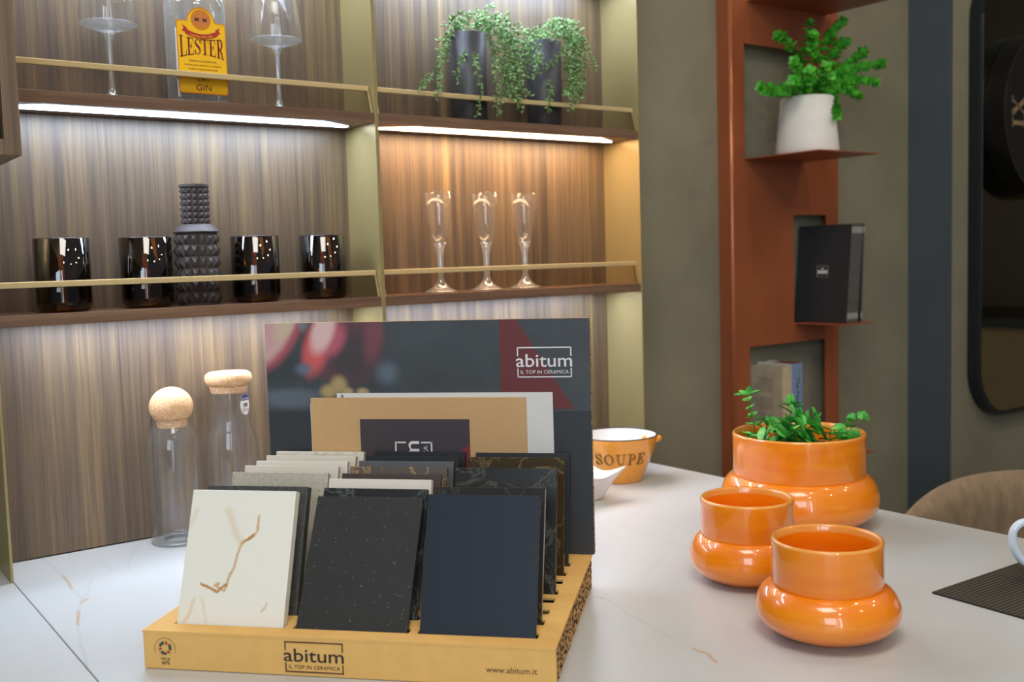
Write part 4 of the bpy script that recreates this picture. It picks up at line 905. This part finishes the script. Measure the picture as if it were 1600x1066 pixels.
MB().lathe([(0, .002), (.026, .002), (.030, 0), (.034, .004), (.041, .030), (.0425, .092), (.041, .0935), (.0395, .092), (.038, .030), (.030, .007), (0, .006)], 64).build('body', MGW, mg, smooth=True)
m = MB(); hp = spline([(.0405, 0, .073), (.056, 0, .079), (.068, 0, .069), (.068, 0, .050), (.058, 0, .032), (.0400, 0, .020)], 8); m.tube(hp, .0050, 12); m.build('handle', MGW, mg, smooth=True)

# ------------------------------------------------------------------ chair behind the worktop
ch = empty('upholstered_chair', (2.00, .96, FLOOR_Z), R(0), 'taupe upholstered chair with a rounded backrest behind the worktop edge', 'chair')
FW = Vector((-.55, .84, 0)).normalized()
cc = Vector((2.02, .92, 0)); zt = -.030
def chair_back():
    mb = MB(); nu, nv = 40, 12; vs = []; ax = math.atan2(-.60, .80)   # direction along the back, seen square on
    a_dir = Vector((math.cos(ax), math.sin(ax), 0)); b_dir = Vector((-a_dir.y, a_dir.x, 0))
    W2 = .35
    for side in (0, 1):
        for j in range(nv+1):
            for i in range(nu+1):
                s_ = -1+2*i/nu; t = j/nv; x_ = s_*W2
                topz = .44*(1-abs(s_)**4*.30); z = .42+(.462*(1-.24*abs(s_)**4.0))*t
                wd = W2*(.80+.20*math.sin(min(1, t*1.1)*math.pi*.5))*s_
                bow = .10*(1-s_*s_)-.05
                th = .028*math.sqrt(max(0, 1-s_**8))*math.sqrt(max(0, 1-(max(0, t-.85)/.15)**2))*(1 if side else -1)
                p = a_dir*wd+b_dir*(bow+th); vs.append((p.x, p.y, z))
    N = (nu+1)*(nv+1); fs = []
    for sd in (0, 1):
        for j in range(nv):
            for i in range(nu):
                q = [sd*N+j*(nu+1)+i, sd*N+j*(nu+1)+i+1, sd*N+(j+1)*(nu+1)+i+1, sd*N+(j+1)*(nu+1)+i]; fs.append(tuple(q))
    for i in range(nu): fs.append((i, i+1, N+i+1, N+i)); fs.append(tuple(nv*(nu+1)+k for k in (i, i+1))+tuple(N+nv*(nu+1)+k for k in (i+1, i)))
    for j in range(nv):
        for i in (0, nu): fs.append((j*(nu+1)+i, (j+1)*(nu+1)+i, N+(j+1)*(nu+1)+i, N+j*(nu+1)+i))
    return mb.add(vs, fs)
chair_back().build('backrest', TAUPE, ch, smooth=True)
ax = math.atan2(-.60, .80); sd_ = Vector((-math.sin(ax), math.cos(ax)))*-1
m = MB(); m.lathe([(0, .40), (.20, .40), (.235, .41), (.245, .44), (.235, .475), (.20, .485), (0, .49)], 40, (sd_.x*.20, sd_.y*.20, 0)); m.build('seat', TAUPE, ch, smooth=True)
for k in range(4):
    a = ax+R(45+90*k); c0 = Vector((sd_.x*.20, sd_.y*.20, 0)); m = MB(); m.tube([c0+Vector((math.cos(a)*.16, math.sin(a)*.16, .41)), c0+Vector((math.cos(a)*.23, math.sin(a)*.23, 0.0))], [.014, .009], 12); m.build('leg', BLACKE, ch, smooth=True)

# ------------------------------------------------------------------ mirror and clock on the right wall
def rrect(x0, x1, z0, z1, r, n=12):
    out = []
    for cx, cz, a0 in ((x1-r, z1-r, 0), (x0+r, z1-r, 90), (x0+r, z0+r, 180), (x1-r, z0+r, 270)):
        out += [(cx+r*math.cos(R(a0+90*k/n)), cz+r*math.sin(R(a0+90*k/n))) for k in range(n+1)]
    return out
MIR = NT('bronze_mirror'); MIR.set(color=(.34, .30, .20, 1), metal=1.0, rough=.02); MIR = MIR.mat
mr = empty('wall_mirror', (3.25, 1.656, .55), 0, 'tall bronze tinted mirror with rounded corners and a dark frame', 'mirror')
m = MB(); m.prism(rrect(2.885, 3.65, -.090, 1.225, .15), 1.622, 1.6565); wl(m.build('frame', plain('blue_black_frame', rgb(26, 34, 40), .4), mr, bevel=.001), mr)
m = MB(); m.prism(rrect(2.899, 3.636, -.076, 1.211, .138), 1.6200, 1.6218); wl(m.build('mirror_glass', MIR, mr), mr)
ccx, ccz, ccr = 3.145, .808, .2450
ck = empty('wall_clock', (ccx, 1.6195, ccz), 0, 'round black clock with Roman numerals in front of the bronze mirror', 'clock')
m = MB(); n_ = 96
def ringpoly(r, n=96): return [(ccx+r*math.cos(2*math.pi*k/n), ccz+r*math.sin(2*math.pi*k/n)) for k in range(n)]
m.prism(ringpoly(ccr), 1.557, 1.6190); wl(m.build('case', BLACKE, ck, bevel=.001), ck)
m = MB()
o_, i_ = ringpoly(ccr-.001), ringpoly(ccr-.004)
for k in range(96): m.prism([o_[k], o_[(k+1) % 96], i_[(k+1) % 96], i_[k]], 1.5555, 1.5570)
wl(m.build('rim_line', plain('grey_rim', rgb(70, 70, 70), .3, .5), ck), ck)
m = MB(); m.prism(ringpoly(ccr-.005), 1.5562, 1.5569); wl(m.build('dial', plain('charcoal_dial', rgb(36, 36, 36), .3), ck), ck)
NUM = plain('pale_gold_numeral', rgb(176, 152, 116), .4, .3)
ROM = {'I': ([[(.22, 0, .17), (.22, 1, .17)], [(.04, .975, .05), (.40, .975, .05)], [(.04, .025, .05), (.40, .025, .05)]], .46),
 'X': ([[(.12, 1, .18), (.66, 0, .18)], [(.64, 1, .06), (.12, 0, .06)], [(0, .975, .05), (.30, .975, .05)], [(.50, .975, .05), (.78, .975, .05)], [(0, .025, .05), (.26, .025, .05)], [(.48, .025, .05), (.80, .025, .05)]], .82),
 'V': ([[(.10, 1, .18), (.40, 0, .16)], [(.68, 1, .06), (.40, 0, .06)], [(0, .975, .05), (.28, .975, .05)], [(.54, .975, .05), (.80, .975, .05)]], .82)}
for hr, s_ in ((3, 'III'), (6, 'VI'), (9, 'IX'), (12, 'XII')):
    a = R(90-30*hr); mb = MB(); x = 0
    for c_ in s_:
        for stt in ROM[c_][0]: ribbon(mb, [((x+p[0])*.075, (p[1]-.5)*.070, p[2]*.075) for p in stt], lambda p, q, t: (p, q, t), 0, .0006)
        x += ROM[c_][1]
    mb.v = [(v[0]-x*.075/2, v[1], v[2]) for v in mb.v]
    cpos = Vector((ccx+.168*math.cos(a), 1.5562, ccz+.168*math.sin(a))); upv = Vector((math.cos(a), 0, math.sin(a))); xv = Vector((math.sin(a), 0, -math.cos(a)))
    o = mb.build('numeral', NUM, ck); o.matrix_local = Matrix.Translation(-Vector(ck.location)) @ frame(cpos, xv, upv)
for ang, ln in ((60, .11), (-35, .16)):
    a = R(ang); m = MB(); d = Vector((math.cos(a), 0, math.sin(a))); m.tube([Vector((ccx, 1.5545, ccz)), Vector((ccx, 1.5545, ccz))+d*ln], [.004, .0015], 8); wl(m.build('hand', NUM, ck), ck)
# what the mirror shows: pale counter and dark shelf across the room
rc = empty('far_counter', (5.4, -.9, FLOOR_Z), 0, 'beige counter with a dark top seen only in the mirror', 'counter')
wl(MB().box(5.0, 5.9, -2.6, 1.2, FLOOR_Z, .02).build('base', plain('beige_front', rgb(170, 152, 120), .6), rc), rc)
wl(MB().box(4.96, 5.94, -2.64, 1.24, .02, .06).build('top', BLACKE, rc), rc)
